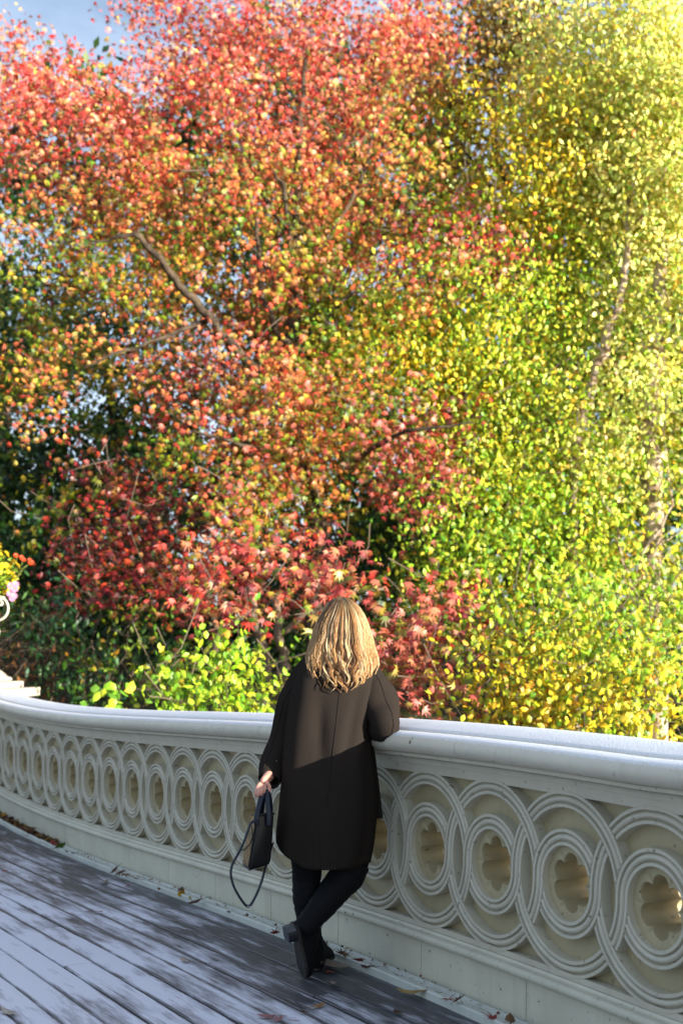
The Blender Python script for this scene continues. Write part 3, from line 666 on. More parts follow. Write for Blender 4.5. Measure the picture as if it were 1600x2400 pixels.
plant('dark_green_bush', 'shaded green bush between the red branches to the right above the woman', 'bush', 'oval', .11,
      [(930, 1270, 100, 60, 16.8, .8, 'DG', .8), (1000, 1330, 70, 60, 16.4, .6, 'G', .5), (830, 1250, 90, 50, 16.8, .6, 'DG', .8), (720, 1450, 110, 110, 17, .7, 'DG', .7), (850, 1210, 70, 40, 16, .5, 'G', .4), (920, 1420, 160, 90, 18, .8, 'DG', .8), (880, 1320, 130, 80, 18.5, .8, 'DG', .9), (1010, 1280, 80, 80, 18.5, .8, 'DG', .8)],
      trunk=[(1010, 1650, 17, .05), (990, 1400, 17, .04), (950, 1270, 17, .02)], twigs=40, clump=.6)
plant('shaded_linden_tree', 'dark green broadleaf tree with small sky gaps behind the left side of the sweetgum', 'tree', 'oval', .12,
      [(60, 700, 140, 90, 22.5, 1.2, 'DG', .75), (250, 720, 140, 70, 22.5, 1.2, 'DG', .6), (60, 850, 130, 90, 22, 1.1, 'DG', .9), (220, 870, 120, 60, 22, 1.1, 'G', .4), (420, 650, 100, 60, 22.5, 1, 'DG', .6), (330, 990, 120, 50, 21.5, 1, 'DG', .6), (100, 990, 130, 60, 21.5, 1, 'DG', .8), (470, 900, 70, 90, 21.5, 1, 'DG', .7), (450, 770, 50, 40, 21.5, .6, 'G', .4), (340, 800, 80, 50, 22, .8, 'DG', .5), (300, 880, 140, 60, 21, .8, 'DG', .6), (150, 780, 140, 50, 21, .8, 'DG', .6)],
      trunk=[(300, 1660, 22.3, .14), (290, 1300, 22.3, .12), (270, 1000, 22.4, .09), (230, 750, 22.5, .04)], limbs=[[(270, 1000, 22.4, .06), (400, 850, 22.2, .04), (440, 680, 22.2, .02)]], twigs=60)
def off_tree(name, label, kind, size, px0, Z, pals, bark=None):
    bl = []
    for k in range(26):
        bl.append((px0+random.gauss(0, 190), random.uniform(60, 1560), random.uniform(110, 170), random.uniform(90, 140), Z+random.gauss(0, .8), 1.2, random.choice(pals), .6))
    plant(name, label, 'tree', kind, size, bl, trunk=[(px0, 1680, Z, .18), (px0+20, 1100, Z, .14), (px0-10, 600, Z, .10), (px0+30, 150, Z, .04)], bark=bark, twigs=60, clump=1.3)
off_tree('yellow_elm_tree', 'tall yellow green tree just beyond the right side of the picture', 'oval', .12, 1990, 18.0, ['YG', 'Y', 'L'])
off_tree('golden_linden_tree', 'golden tree on the right bank next to the tall yellow green tree', 'oval', .13, 2650, 19.0, ['Y', 'G', 'B'])
off_tree('rusty_sweetgum_tree', 'rust coloured sweetgum just beyond the left side of the picture', 'star', .16, -420, 19.0, ['RO', 'OG', 'R'])
plant('conifer_tree', 'dark blue green conifer far behind at the left edge', 'tree', 'slim', .22,
      [(10, 640, 40, 60, 30, 1, 'DG', .8), (0, 760, 60, 80, 30, 1.2, 'DG', .9), (20, 880, 80, 80, 30, 1.2, 'DG', .9), (60, 990, 120, 60, 30, 1.3, 'DG', .7), (290, 1040, 90, 50, 30, 1.2, 'DG', .6)],
      trunk=[(10, 1400, 30, .2), (10, 900, 30, .15), (10, 620, 30, .05)], twigs=20)
# far wood behind everything: reads as one mass
far = []
for gx in range(-150, 1800, 130):
    for gy in range(60, 1600, 130):
        if gy < 260 and gx < 520: continue
        if gy < 160: continue
        if 300 < gx < 560 and 700 < gy < 1060: continue
        if gx < 330 and 560 < gy < 980: continue
        if 1080 < gx < 1230 and gy < 560: continue
        far.append((gx+random.uniform(-40, 40), gy+random.uniform(-40, 40), 110, 110, random.uniform(25, 31), 1.6, 'DG' if (gx < 1000 or random.random() < .4) else 'YG', .75))
pos, col, sz = leaf_batch(far, .24, 1.0, 0); o = leaf_object('far_woods', 'rough', pos, col, sz, orient(len(pos), .6), None)
tag(o, 'mass of dark green woodland foliage glimpsed far behind the autumn trees', 'woods'); o['kind'] = 'stuff'

# ------------------------------------------------------------------ pedestal, urn, flowers
UX, UY = (-70-800)/F_PX*12.3, 12.3
ped = thing('urn_pedestal', 'white painted pedestal ending the railing at the left edge', 'pedestal', (UX, UY, 0))
def prism(name, m, parent, cx, cy, za, zb, hw, rot=H0, bev=.008, hw2=None):
    mb = MB(); c, s_ = math.cos(rot), math.sin(rot); hw2 = hw2 or hw; V = []
    for z, h in ((za, hw), (zb, hw2)):
        for a, b in ((-1, -1), (1, -1), (1, 1), (-1, 1)): V.append((cx+(a*c-b*s_)*h, cy+(a*s_+b*c)*h, z))
    mb.add(V, [(0, 1, 2, 3), (4, 7, 6, 5), (0, 4, 5, 1), (1, 5, 6, 2), (2, 6, 7, 3), (3, 7, 4, 0)])
    return mb.build(name, m, parent, bevel=bev)
prism('shaft', M_STONE, ped, UX, UY, -.3, 1.0, .36, 0)
prism('lower_slab', M_STONE, ped, UX, UY, 1.0, 1.085, .55, 0)
prism('upper_block', M_STONE, ped, UX, UY, 1.085, 1.148, .415, 0)
urn = thing('flower_urn', 'white painted cast urn with scroll handle on the pedestal at left edge', 'urn', (UX, UY, 1.148))
def lathe(name, prof, m, parent, cx, cy, n=40):
    mb = MB(); rows = [[(cx+r*math.cos(2*PI*k/n), cy+r*math.sin(2*PI*k/n), z) for k in range(n)] for r, z in prof]
    mb.grid(rows, closed=True, caps=True); return mb.build(name, m, parent, smooth=True)
lathe('foot', [(.37, 1.150), (.392, 1.158), (.396, 1.172), (.385, 1.188), (.35, 1.197), (.335, 1.215), (.30, 1.245), (.24, 1.285), (.16, 1.33), (.11, 1.38), (.10, 1.43), (.13, 1.46), (.13, 1.48)], M_STONE, urn, UX, UY)
lathe('bowl', [(.12, 1.482), (.20, 1.51), (.27, 1.57), (.285, 1.63), (.26, 1.70), (.245, 1.78), (.26, 1.86), (.30, 1.92), (.33, 1.945), (.33, 1.965), (.29, 1.97), (.25, 1.93)], M_STONE, urn, UX, UY)
for sg_ in (1, -1):
    pts = []
    for k in range(26):
        t = k/25
        a = -PI*.55+t*PI*1.15
        pts.append((UX+sg_*(.265+.105*math.cos(a)), UY, 1.85+.115*math.sin(a)))
    for k in range(14):
        a = PI*.6+k*.42; r = .05*(1-k/16)
        pts.append((UX+sg_*(.300+r*.8*math.cos(a)), UY, 1.905+r*.8*math.sin(a)))
    mb = MB(); mb.tube(pts, [(.022, .011)]*len(pts), 8, flat=(0, 1, 0)); mb.build('handle', M_STONE, urn, smooth=True)
fl = thing('chrysanthemum_bouquet', 'mound of yellow chrysanthemums with pink and red sprigs in the urn', 'flowers', (UX, UY, 1.95))
def flower_mesh(name, c1, c2, npet, r):
    mb = MB()
    for ring_, (rr_, tilt) in enumerate(((1, .15), (.72, .45), (.42, .75))):
        for k in range(npet):
            a = 2*PI*(k+.5*ring_)/npet; w = .17*r*rr_+.004; L = r*rr_; z = tilt*L
            ca, sa = math.cos(a), math.sin(a)
            p = lambda u, v, zz: (ca*u-sa*v, sa*u+ca*v, zz)
            mb.add([p(0, 0, 0), p(L*.55, -w, z*.6), p(L, 0, z), p(L*.55, w, z*.6)], [(0, 1, 2, 3)], c1)
    mb.add([(.2*r*math.cos(k), .2*r*math.sin(k), .35*r) for k in range(6)]+[(0, 0, .5*r)], [(k, (k+1) % 6, 6) for k in range(6)], c2)
    o = mb.build(name, M_LEAF, None, fix=False); me = o.data; bpy.data.objects.remove(o); return me
FM = {'y': flower_mesh('yellow_flower', (.85, .60, .02), (.75, .45, .02), 10, .026), 'p': flower_mesh('pink_flower', (.72, .30, .48), (.7, .5, .05), 10, .036), 'r': flower_mesh('red_flower', (.75, .08, .02), (.6, .05, .02), 8, .024)}
def put_flower(name, me, p, d):
    o = bpy.data.objects.new(name, me); COL.objects.link(o); setpar(o, fl)
    o.matrix_basis = Matrix.Translation(Vector(p)) @ Vector(d).normalized().to_track_quat('Z', 'Y').to_matrix().to_4x4() @ Matrix.Scale(random.uniform(.85, 1.2), 4)
CC = Vector((UX+.08, UY, 2.12))
for k in range(230):
    d = Vector((random.gauss(.1, 1), random.gauss(-.3, 1), random.gauss(.5, .8))).normalized()
    if d.z < -.35: continue
    rr_ = (.40 if d.x > 0 else .34)*random.uniform(.86, 1.04)
    q = CC+Vector((d.x*rr_*.98, d.y*rr_, d.z*rr_*1.0))
    put_flower('yellow_flower', FM['y'], q, d)
for (px, py) in ((27, 1374), (34, 1380), (24, 1392), (33, 1397), (29, 1403), (37, 1370)):
    q = P(px, py, 12.0); put_flower('pink_flower', FM['p'], q, (.3, -1, .3))
for (px, py) in ((53, 1310), (57, 1312), (70, 1312), (72, 1319), (76, 1317), (51, 1306), (38, 1302)):
    q = P(px, py, 12.15); put_flower('red_flower', FM['r'], q, (.4, -.8, .4))
mb = MB()
for (a, b, c) in (((30, 1335), (50, 1325), (56, 1312)), ((30, 1340), (55, 1332), (74, 1318)), ((28, 1350), (44, 1345), (54, 1336)), ((20, 1330), (40, 1315), (40, 1300)), ((25, 1360), (40, 1352), (50, 1345))):
    mb.tube([P(a[0], a[1], 12.2), P(b[0], b[1], 12.17), P(c[0], c[1], 12.15)], .004, 5, col=(.25, .28, .06))
mb.build('stem', M_LEAF, fl, smooth=True)
nl = 1500
d = rng.normal(size=(nl, 3)); d[:, 2] = np.abs(d[:, 2])*.9-.15; d /= np.linalg.norm(d, axis=1)[:, None]
pp = np.array(CC)+d*(.22+.17*rng.random((nl, 1)))*np.array([1.0, 1, .98])+np.array([0, 0, -.02])
lo = leaf_object('foliage', 'slim', pp, palcol('LG', nl)*.7, .04+.03*rng.random(nl), orient(nl, .6, .3), fl); lo['kind'] = 'stuff'

# ------------------------------------------------------------------ the woman
WOFF = .13
def PW(px, py, Z): return P(px, py, Z-WOFF)
M_SKIN = mat('skin', (.56, .29, .22), .5, .4, (40, (.62, .26, .2), .45, .7))
M_SKIN.node_tree.nodes['Principled BSDF'].inputs['Subsurface Weight'].default_value = .08
M_COAT = mat('dark_wool_coat', (.0215, .0172, .0148), 1.0, .0, (300, (.026, .0215, .0185), .4, .6), (600, .35, .002))
M_SEAM = mat('coat_seam', (.018, .015, .013), .9, .1)
M_LEG = mat('black_leggings', (.007, .007, .008), .9, .1, None, (400, .2, .002))
M_BOOT = mat('black_suede_boot', (.005, .005, .006), .75, .15, None, (200, .3, .002))
M_SOLE = mat('worn_boot_sole', (.022, .019, .017), .7, .3, (60, (.035, .03, .026), .4, .6), (80, .5, .004))
M_HEEL = mat('polished_boot_heel', (.016, .018, .022), .28, .6)
person = thing('person', 'blonde woman in dark coat and black boots leaning on the railing, seen from behind', 'person', (P(736, 2282, 5.36).x, 5.36, .011))

def skin_mesh(verts, edges, radii, root=0, sub=2):
    me = bpy.data.meshes.new('tmp'); me.from_pydata(verts, edges, []); o = bpy.data.objects.new('tmp', me); COL.objects.link(o)
    sk = o.modifiers.new('sk', 'SKIN'); sk.use_smooth_shade = True
    for i, r in enumerate(radii):
        d = me.skin_vertices[0].data[i]; d.radius = (r, r) if not hasattr(r, '__len__') else r
        d.use_root = (i == root)
    su = o.modifiers.new('su', 'SUBSURF'); su.levels = sub
    dg = bpy.context.evaluated_depsgraph_get(); dg.update(); me2 = bpy.data.meshes.new_from_object(o.evaluated_get(dg))
    bpy.data.objects.remove(o); return me2
# body: torso, head, arms to wrist, legs in one skeleton
V, E, Rr = [], [], []
def addv(p, r, parent=None):
    V.append(tuple(p)); Rr.append(r)
    if parent is not None: E.append((parent, len(V)-1))
    return len(V)-1
pel = addv(PW(765, 1880, 5.55), .13)
wa = addv(PW(768, 1790, 5.55), .11, pel); ch = addv(PW(778, 1680, 5.55), .13, wa); sh = addv(PW(785, 1585, 5.55), .10, ch)
nk = addv(PW(793, 1535, 5.56), .052, sh); jaw = addv(PW(796, 1500, 5.585), .065, nk); hd = addv(PW(797, 1462, 5.575), (.085, .10), jaw); tp = addv(PW(798, 1425, 5.575), .07, hd)
ls = addv(PW(722, 1592, 5.56), .045, sh); le = addv(PW(672, 1718, 5.62), .026, ls); lw = addv(PW(633, 1815, 5.51), .025, le); lp_ = addv(PW(614, 1838, 5.385), (.030, .016), lw)
rs = addv(PW(868, 1590, 5.52), .055, sh); re = addv(PW(900, 1698, 5.44), .036, rs); rw = addv(PW(838, 1666, 5.76), .024, re); rh = addv(PW(802, 1666, 5.87), (.030, .018), rw)
lh = addv(PW(722, 1920, 5.55), .09, pel); lk = addv(PW(719, 2050, 5.50), .045, lh); lc = addv(PW(719, 2110, 5.50), .042, lk); la = addv(PW(737, 2235, 5.525), .026, lc)
rh_ = addv(PW(815, 1920, 5.55), .09, pel); rk = addv(PW(815, 2040, 5.49), .045, rh_); rc = addv(PW(770, 2105, 5.42), .040, rk); ra = addv(PW(714, 2170, 5.325), .026, rc)
body_me = skin_mesh(V, E, Rr, pel)
mb = MB(); mb.v = [tuple(v.co) for v in body_me.vertices]; mb.f = [tuple(p.vertices) for p in body_me.polygons]
# fingers of the holding hand: curled round the bag handles
def finger(pts, r):
    vv = [PW(*p) for p in pts]; me = skin_mesh([tuple(v) for v in vv], [(i, i+1) for i in range(len(vv)-1)], r, 0, 1)
    mb.add([v.co for v in me.vertices], [tuple(p.vertices) for p in me.polygons])
finger([(611, 1834, 5.37), (603, 1848, 5.35), (599, 1860, 5.345), (601, 1867, 5.36)], [.011, .009, .008, .007])
finger([(613, 1836, 5.37), (607, 1851, 5.345), (604, 1863, 5.34), (608, 1868, 5.365)], [.011, .009, .008, .007])
finger([(616, 1838, 5.375), (613, 1852, 5.345), (611, 1862, 5.345), (615, 1866, 5.37)], [.011, .009, .008, .007])
finger([(620, 1838, 5.38), (619, 1850, 5.355), (618, 1860, 5.36), (621, 1862, 5.38)], [.010, .008, .0075, .007])
finger([(622, 1832, 5.39), (631, 1842, 5.385), (631, 1852, 5.375), (627, 1857, 5.365)], [.012, .0095, .0085, .0075])
# hidden hand resting on the rail
for k in range(4): finger([(802-k*2, 1666+k*2, 5.87), (790-k, 1666+k*3, 5.90), (780, 1669+k*3, 5.92), (774, 1674+k*3, 5.92)], [.010, .009, .008, .007])
finger([(806, 1664, 5.86), (800, 1657, 5.83), (790, 1659, 5.83)], [.011, .009, .008])
body = mb.build('body', M_SKIN, person, smooth=True)
# simple face on the far side of the head
hc = PW(797, 1468, 5.575)
mb = MB(); mb.tube([hc+Vector((0, .095, .025)), hc+Vector((0, .112, -.005)), hc+Vector((0, .120, -.018)), hc+Vector((0, .10, -.024))], [.006, .009, .012, .006], 8); o = mb.build('nose', M_SKIN, person, smooth=True); sm(o)
M_EYE = mat('eye_white', (.7, .7, .68), .2, .6); M_LIP = mat('lips', (.45, .12, .12), .4, .4)
for sx_ in (-1, 1):
    mb = MB()
    rws = []
    for i in range(1, 8):
        a = PI*i/8; rws.append([hc+Vector((sx_*.032+.012*math.sin(a)*math.cos(b), .085+.012*math.sin(a)*math.sin(b), .012+.012*math.cos(a))) for b in [2*PI*k/12 for k in range(12)]])
    mb.grid(rws, closed=True, caps=True); mb.build('eye', M_EYE, person, smooth=True)
    mb = MB(); mb.tube([hc+Vector((sx_*.083, -.01, .015)), hc+Vector((sx_*.092, -.018, .005)), hc+Vector((sx_*.086, -.012, -.022))], [(.008, .018), (.010, .02), (.005, .009)], 8); mb.build('ear', M_SKIN, person, smooth=True)
mb = MB(); mb.tube([hc+Vector((-.022, .088, -.048)), hc+Vector((0, .098, -.046)), hc+Vector((.022, .088, -.048))], [(.003, .003), (.007, .006), (.003, .003)], 8); mb.build('mouth', M_LIP, person, smooth=True)

# coat: lofted body
rowsC = [  # py, xl, xr, Zc, depth half
 (1512, 768, 828, 5.565, .050), (1524, 757, 840, 5.560, .062), (1534, 738, 855, 5.550, .075), (1546, 712, 872, 5.540, .092), (1560, 694, 886, 5.535, .108), (1585, 684, 892, 5.530, .122), (1620, 680, 890, 5.530, .133),
 (1660, 676, 884, 5.530, .135), (1700, 671, 876, 5.525, .132), (1745, 666, 872, 5.525, .134), (1790, 661, 876, 5.525, .142), (1830, 657, 882, 5.525, .150), (1870, 653, 882, 5.525, .157),
 (1910, 650, 881, 5.525, .162), (1945, 648, 878, 5.525, .163), (1975, 646, 875, 5.525, .163), (2000, 646, 871, 5.525, .163), (2016, 646, 868, 5.525, .163), (2024, 646, 866, 5.525, .163)]
def interp_rows(rows_, n):
    a = np.array(rows_, dtype=float); y = np.linspace(a[0, 0], a[-1, 0], n); return [tuple([yy]+[float(np.interp(yy, a[:, 0], a[:, j])) for j in range(1, 5)]) for yy in y]
CR = interp_rows(rowsC, 60); NA = 72
def coat_pt(row, a, off=0.):
    py, xl, xr, Zc, dp = row; Zc -= WOFF
    cx = (xl+xr)/2; hwid = (xr-xl)/2*Zc/F_PX
    ca, sa = math.cos(a), math.sin(a)
    e = .86
    x = hwid*math.copysign(abs(ca)**e, ca); y = dp*math.copysign(abs(sa)**e, sa)
    z = CAMZ-(py-HOR)*Zc/F_PX
    low = max(0, (py-1700)/320.)
    # soft folds, deeper toward the hem; long drag folds over the back
    f = ((.003+.010*low)*math.sin(5*a+.8+low*1.2)+(.002+.004*low)*math.sin(9*a+2.+py*.004))*(.25+.75*abs(sa))
    f += .0045*math.sin((py-1650)/52.+3.0*ca+a)*max(0, 1-low)
    drag = math.exp(-((ca+.12+(1760-py)*.0011)/.12)**2)*.015*max(0, min(1, (py-1620)/80))*max(0, min(1, (1900-py)/120)) if sa < 0 else 0
    drag2 = math.exp(-((ca-.42+(1700-py)*-.0006)/.09)**2)*.012*max(0, min(1, (py-1600)/80))*max(0, min(1, (1840-py)/100)) if sa < 0 else 0
    f += -drag-drag2
    p = Vector((( cx-800)*Zc/F_PX+x*(1+f/max(hwid, .05)), Zc+y*(1+f/max(dp, .05)), z))
    if off: p += Vector((ca, sa*1.2, 0)).normalized()*off
    # hem curve: sides and front sit higher than centre back
    if low > .55:
        k = (low-.55)/.45
        lift = .095*min(1, max(0, (-ca-.40)/.6))+.015*max(0, ca-.8)/.2+(.10*max(0, sa))
        p.z += lift*k**1.5
    return p
mb = MB(); rows = [[coat_pt(r, 2*PI*k/NA) for k in range(NA)] for r in CR]
mb.grid(rows, closed=True)
coat = mb.build('coat', M_COAT, person, smooth=True)
so = coat.modifiers.new('so', 'SOLIDIFY'); so.thickness = .004; so.offset = -1
# back seam, vent and collar
mb = MB(); pts = []
for r in CR[6:44]:
    pxs = 797-(r[0]-1612)*.115; cx = (r[1]+r[2])/2; hw_ = (r[2]-r[1])/2
    c = (pxs-cx)/hw_; c = math.copysign(abs(c)**(1/.86), c); pts.append(coat_pt(r, -math.acos(max(-1, min(1, c))), .0005))
mb.tube(pts, [(.0016, .0022)]*len(pts), 6); mb.build('back_seam', M_SEAM, coat, smooth=True)
mb = MB(); rws = []
for r in CR[42:]:
    cx = (r[1]+r[2])/2; hw_ = (r[2]-r[1])/2; base_c = (757-cx)/hw_
    t = (r[0]-CR[42][0])/(2024-CR[42][0]); rws.append([coat_pt(r, -math.acos(max(-1, min(1, base_c+w))), .001+.006*t*(w < .01)) for w in (-.012, 0, .10, .22)])
mb.grid(rws); mb.build('vent_flap', M_COAT, coat, smooth=True)
mb = MB(); rws = []
cc_ = PW(797, 1518, 5.56)
for h, r in ((-.03, .085), (-.01, .078), (.015, .070), (.03, .068), (.02, .076), (-.005, .090), (-.03, .10)):
    rws.append([cc_+Vector((r*1.12*math.cos(a), r*.9*math.sin(a), h)) for a in [2*PI*k/28 for k in range(28)]])
mb.grid(rws, closed=True); mb.build('collar', M_COAT, coat, smooth=True)
mb = MB(); rws = []
for (xa, xb, py) in ((872, 868, 1735), (879, 868, 1770), (884, 868, 1810), (889, 870, 1850), (893, 872, 1885), (896.5, 874, 1914), (896, 876, 1918)):
    rws.append([PW(xb, py, 5.53), PW((xa+xb)/2, py, 5.515), PW(xa, py, 5.51), PW(xa+.5, py, 5.54), PW((xa+xb)/2, py, 5.57)])
mb.grid(rws, closed=True, caps=True); mb.build('front_flap', M_COAT, coat, smooth=True)
# sleeves
def sleeve(pts, rad, nm='sleeve', seam=None):
    # smooth the centre line with a spline
    P3 = [PW(*p) for p in pts]; Q, R_ = [], []
    for i in range(len(P3)-1):
        p0 = P3[max(0, i-1)]; p1 = P3[i]; p2 = P3[i+1]; p3 = P3[min(len(P3)-1, i+2)]
        for k in range(7):
            t = k/7; Q.append(.5*((2*p1)+(p2-p0)*t+(2*p0-5*p1+4*p2-p3)*t*t+(3*p1-p0-3*p2+p3)*t**3))
            e = t*t*(3-2*t); R_.append(rad[i]*(1-e)+rad[i+1]*e)
    Q.append(P3[-1]); R_.append(rad[-1])
    mb = MB(); vs_ = []; n = 28; up = None
    for i, p in enumerate(Q):
        t = (Q[min(i+1, len(Q)-1)]-Q[max(i-1, 0)]).normalized()
        ref = Vector((0, -1, 0)); up = (ref-t*t.dot(ref)).normalized(); sdv = t.cross(up); row = []
        for k in range(n):
            a = 2*PI*k/n
            w = 1+.05*math.sin(a*2+i*.3)+.04*math.sin(a*3-i*.35)+.05*math.sin(i*.42+math.cos(a)*2.5)*min(1, i/10)
            row.append(p+(up*math.cos(a)*.92+sdv*math.sin(a))*R_[i]*w)
        vs_.append(row)
    # cuff turns inside
    last = vs_[-1]; c = Q[-1]
    vs_.append([c+(v-c)*.86 for v in last]); vs_.append([c+(v-c)*.80+(Q[-3]-Q[-1])*.8 for v in last])
    mb.grid(vs_, closed=True); o = mb.build(nm, M_COAT, coat, smooth=True)
    return vs_
sl = sleeve([(742, 1562, 5.55), (722, 1590, 5.56), (697, 1640, 5.60), (680, 1690, 5.62), (660, 1750, 5.61), (641, 1795, 5.56), (631, 1831, 5.50)], [.070, .075, .078, .072, .066, .058, .049])
srr = sleeve([(835, 1560, 5.54), (858, 1585, 5.53), (880, 1625, 5.50), (895, 1665, 5.46), (902, 1698, 5.43), (885, 1700, 5.52), (855, 1678, 5.68), (832, 1664, 5.80)], [.068, .074, .077, .073, .068, .064, .056, .050])
for vs_, k in ((sl, 3), (srr, 26)):
    mb = MB(); pts = [vs_[i][k]+Vector((0, -.001, 0)) for i in range(4, len(vs_)-5)]; mb.tube(pts, .0017, 6); mb.build('sleeve_seam', M_SEAM, coat, smooth=True)

# leggings + boots
def limb_mesh(name, pts, rads, m, parent, n=24, wr=0.):
    P3 = [PW(*p) for p in pts]; rows_ = []; Q, R_ = [], []
    for i in range(len(P3)-1):
        p0 = P3[max(0, i-1)]; p1 = P3[i]; p2 = P3[i+1]; p3 = P3[min(len(P3)-1, i+2)]
        for k in range(6):
            t = k/6; Q.append(.5*((2*p1)+(p2-p0)*t+(2*p0-5*p1+4*p2-p3)*t*t+(3*p1-p0-3*p2+p3)*t**3)); e = t*t*(3-2*t); R_.append(rads[i]*(1-e)+rads[i+1]*e)
    Q.append(P3[-1]); R_.append(rads[-1])
    for i, p in enumerate(Q):
        t = (Q[min(i+1, len(Q)-1)]-Q[max(i-1, 0)]).normalized(); ref = Vector((0, -1, 0)); up = (ref-t*t.dot(ref)).normalized(); sdv = t.cross(up)
        rows_.append([p+(up*math.cos(a)+sdv*math.sin(a))*R_[i]*(1+wr*math.sin(i*1.9+a)+wr*.6*math.sin(i*3.1+2*a)) for a in [2*PI*k/n for k in range(n)]])
    mb = MB(); mb.grid(rows_, closed=True, caps=True); return mb.build(name, m, parent, smooth=True)
limb_mesh('legging', [(722, 1900, 5.54), (720, 1980, 5.52), (719, 2045, 5.50), (719, 2070, 5.50)], [.092, .075, .062, .056], M_LEG, person)
limb_mesh('legging', [(812, 1900, 5.54), (822, 1980, 5.52), (815, 2045, 5.49), (806, 2066, 5.48)], [.095, .088, .075, .068], M_LEG, person)
b1 = limb_mesh('boot', [(719, 2032, 5.50), (718, 2060, 5.50), (718, 2100, 5.50), (721, 2140, 5.51), (728, 2180, 5.52), (736, 2215, 5.525), (738, 2250, 5.525), (737, 2266, 5.525)], [.060, .0595, .0585, .052, .043, .040, .041, .036], M_BOOT, person, wr=.03)
b2 = limb_mesh('boot', [(824, 2022, 5.50), (812, 2052, 5.485), (785, 2085, 5.45), (758, 2120, 5.40), (735, 2148, 5.36), (717, 2168, 5.33), (706, 2178, 5.315)], [.078, .074, .066, .058, .050, .045, .040], M_BOOT, person, wr=.02)
# standing foot: points away from the camera
def foot(parent, heel, toe, up, hgt=.075, heelh=.035):
    heel, toe, up = Vector(heel), Vector(toe), Vector(up).normalized(); ax = (toe-heel); L = ax.length; ax.normalize(); sd_ = ax.cross(up).normalized(); up = sd_.cross(ax)
    prof_ = [(-.02, .012, .060), (0, .032, .080), (.12, .036, .100), (.25, .036, .105), (.42, .038, .085), (.6, .044, .058), (.78, .046, .042), (.9, .038, .036), (.98, .022, .026), (1.0, .008, .014)]
    mb = MB(); rows_ = []
    for t, w, h in prof_:
        c = heel+ax*(t*L)+up*.006; rows_.append([c+sd_*w*math.cos(a)*(1 if math.sin(a) > 0 else 1.02)+up*(h*math.sin(a) if math.sin(a) > 0 else 0.004*math.sin(a)) for a in [2*PI*k/20 for k in range(20)]])
    mb.grid(rows_, closed=True, caps=True); mb.build('vamp', M_BOOT, parent, smooth=True)
    mb = MB(); rows_ = []
    for t, w, h in prof_:
        ww = w+.003; c = heel+ax*(t*L)
        rows_.append([c+sd_*ww+up*.006, c-sd_*ww+up*.006, c-sd_*ww-up*.006, c+sd_*ww-up*.006])
    mb.grid(rows_, closed=True, caps=True); mb.build('sole', M_SOLE, parent, bevel=.002)
    mb = MB(); rows_ = []
    for d_, sc_ in ((.006, 1.0), (.02, .97), (heelh, .93)):
        c = heel-up*d_; ring_ = []
        for k in range(16):
            a = 2*PI*k/16; xx = math.cos(a); 
            fx = .030+.036*xx if xx < 0 else .030+.034*min(1, xx*1.6)
            ring_.append(c+ax*(fx)*sc_+sd_*.033*math.copysign(abs(math.sin(a))**.8, math.sin(a))*sc_)
        rows_.append(ring_)
    mb.grid(rows_, closed=True, caps=True); mb.build('heel', M_HEEL, parent, smooth=False, bevel=.001)
hz = .045
foot(b1, (P(736, 2282, 5.36).x, 5.37, hz+.011), (P(736, 2282, 5.36).x+.05, 5.37+.235, .020+.011), (0, -.05, 1))
# crossed foot: toe down on the planks, sole turned to the left and the viewer
toe = P(714, 2291, 5.262)
hl = P(690, 2166, 5.215)
foot(b2, hl, toe, (.93, .42, .12), heelh=.045)

# ------------------------------------------------------------------ hair
hair_rows = np.array([  # py, cx, half width (m), back depth (m), centre Z
 (1399, 799, .004, .004, 5.575), (1400.5, 799, .024, .022, 5.575), (1403, 799, .038, .036, 5.575), (1408, 800, .052, .050, 5.575), (1415, 801, .065, .063, 5.575), (1425, 802, .081, .078, 5.575), (1445, 802, .102, .097, 5.575), (1470, 801, .118, .107, 5.572), (1500, 801, .130, .112, 5.565),
 (1520, 800, .141, .118, 5.560), (1540, 801, .150, .128, 5.555), (1560, 802, .150, .142, 5.548), (1580, 800, .138, .153, 5.542), (1600, 796, .116, .160, 5.540), (1625, 790, .09, .162, 5.540)])
def env(py): return [float(np.interp(py, hair_rows[:, 0], hair_rows[:, j]))*(.92 if j == 2 else 1) for j in range(1, 5)]
M_HAIR = mat('blonde_hair', (.5, .3, .12), .36, .6, None, None, 'Col', .12)
mb = MB()
def hair_pt(py, az, lay, dx_=0., dd=0.):
    cx, w, d, Zc = env(py); Zc -= WOFF
    x = (cx-800)*Zc/F_PX+math.sin(az)*w*lay+dx_*math.cos(az)
    ca = math.cos(az); kx = 1-.6*min(1, max(0, (py-1505)/40))        # lies over the shoulders lower down
    back = -(ca**kx*d if ca > 0 else ca*.10)*lay
    return Vector((x, Zc+back-dd*math.cos(az)+dx_*math.sin(az)*.6, CAMZ-(py-HOR)*Zc/F_PX))
HC = [(.62, .365, .15), (.76, .50, .24), (.42, .22, .085), (.84, .63, .37), (.22, .11, .045), (.11, .055, .025)]
NLOCK = 165
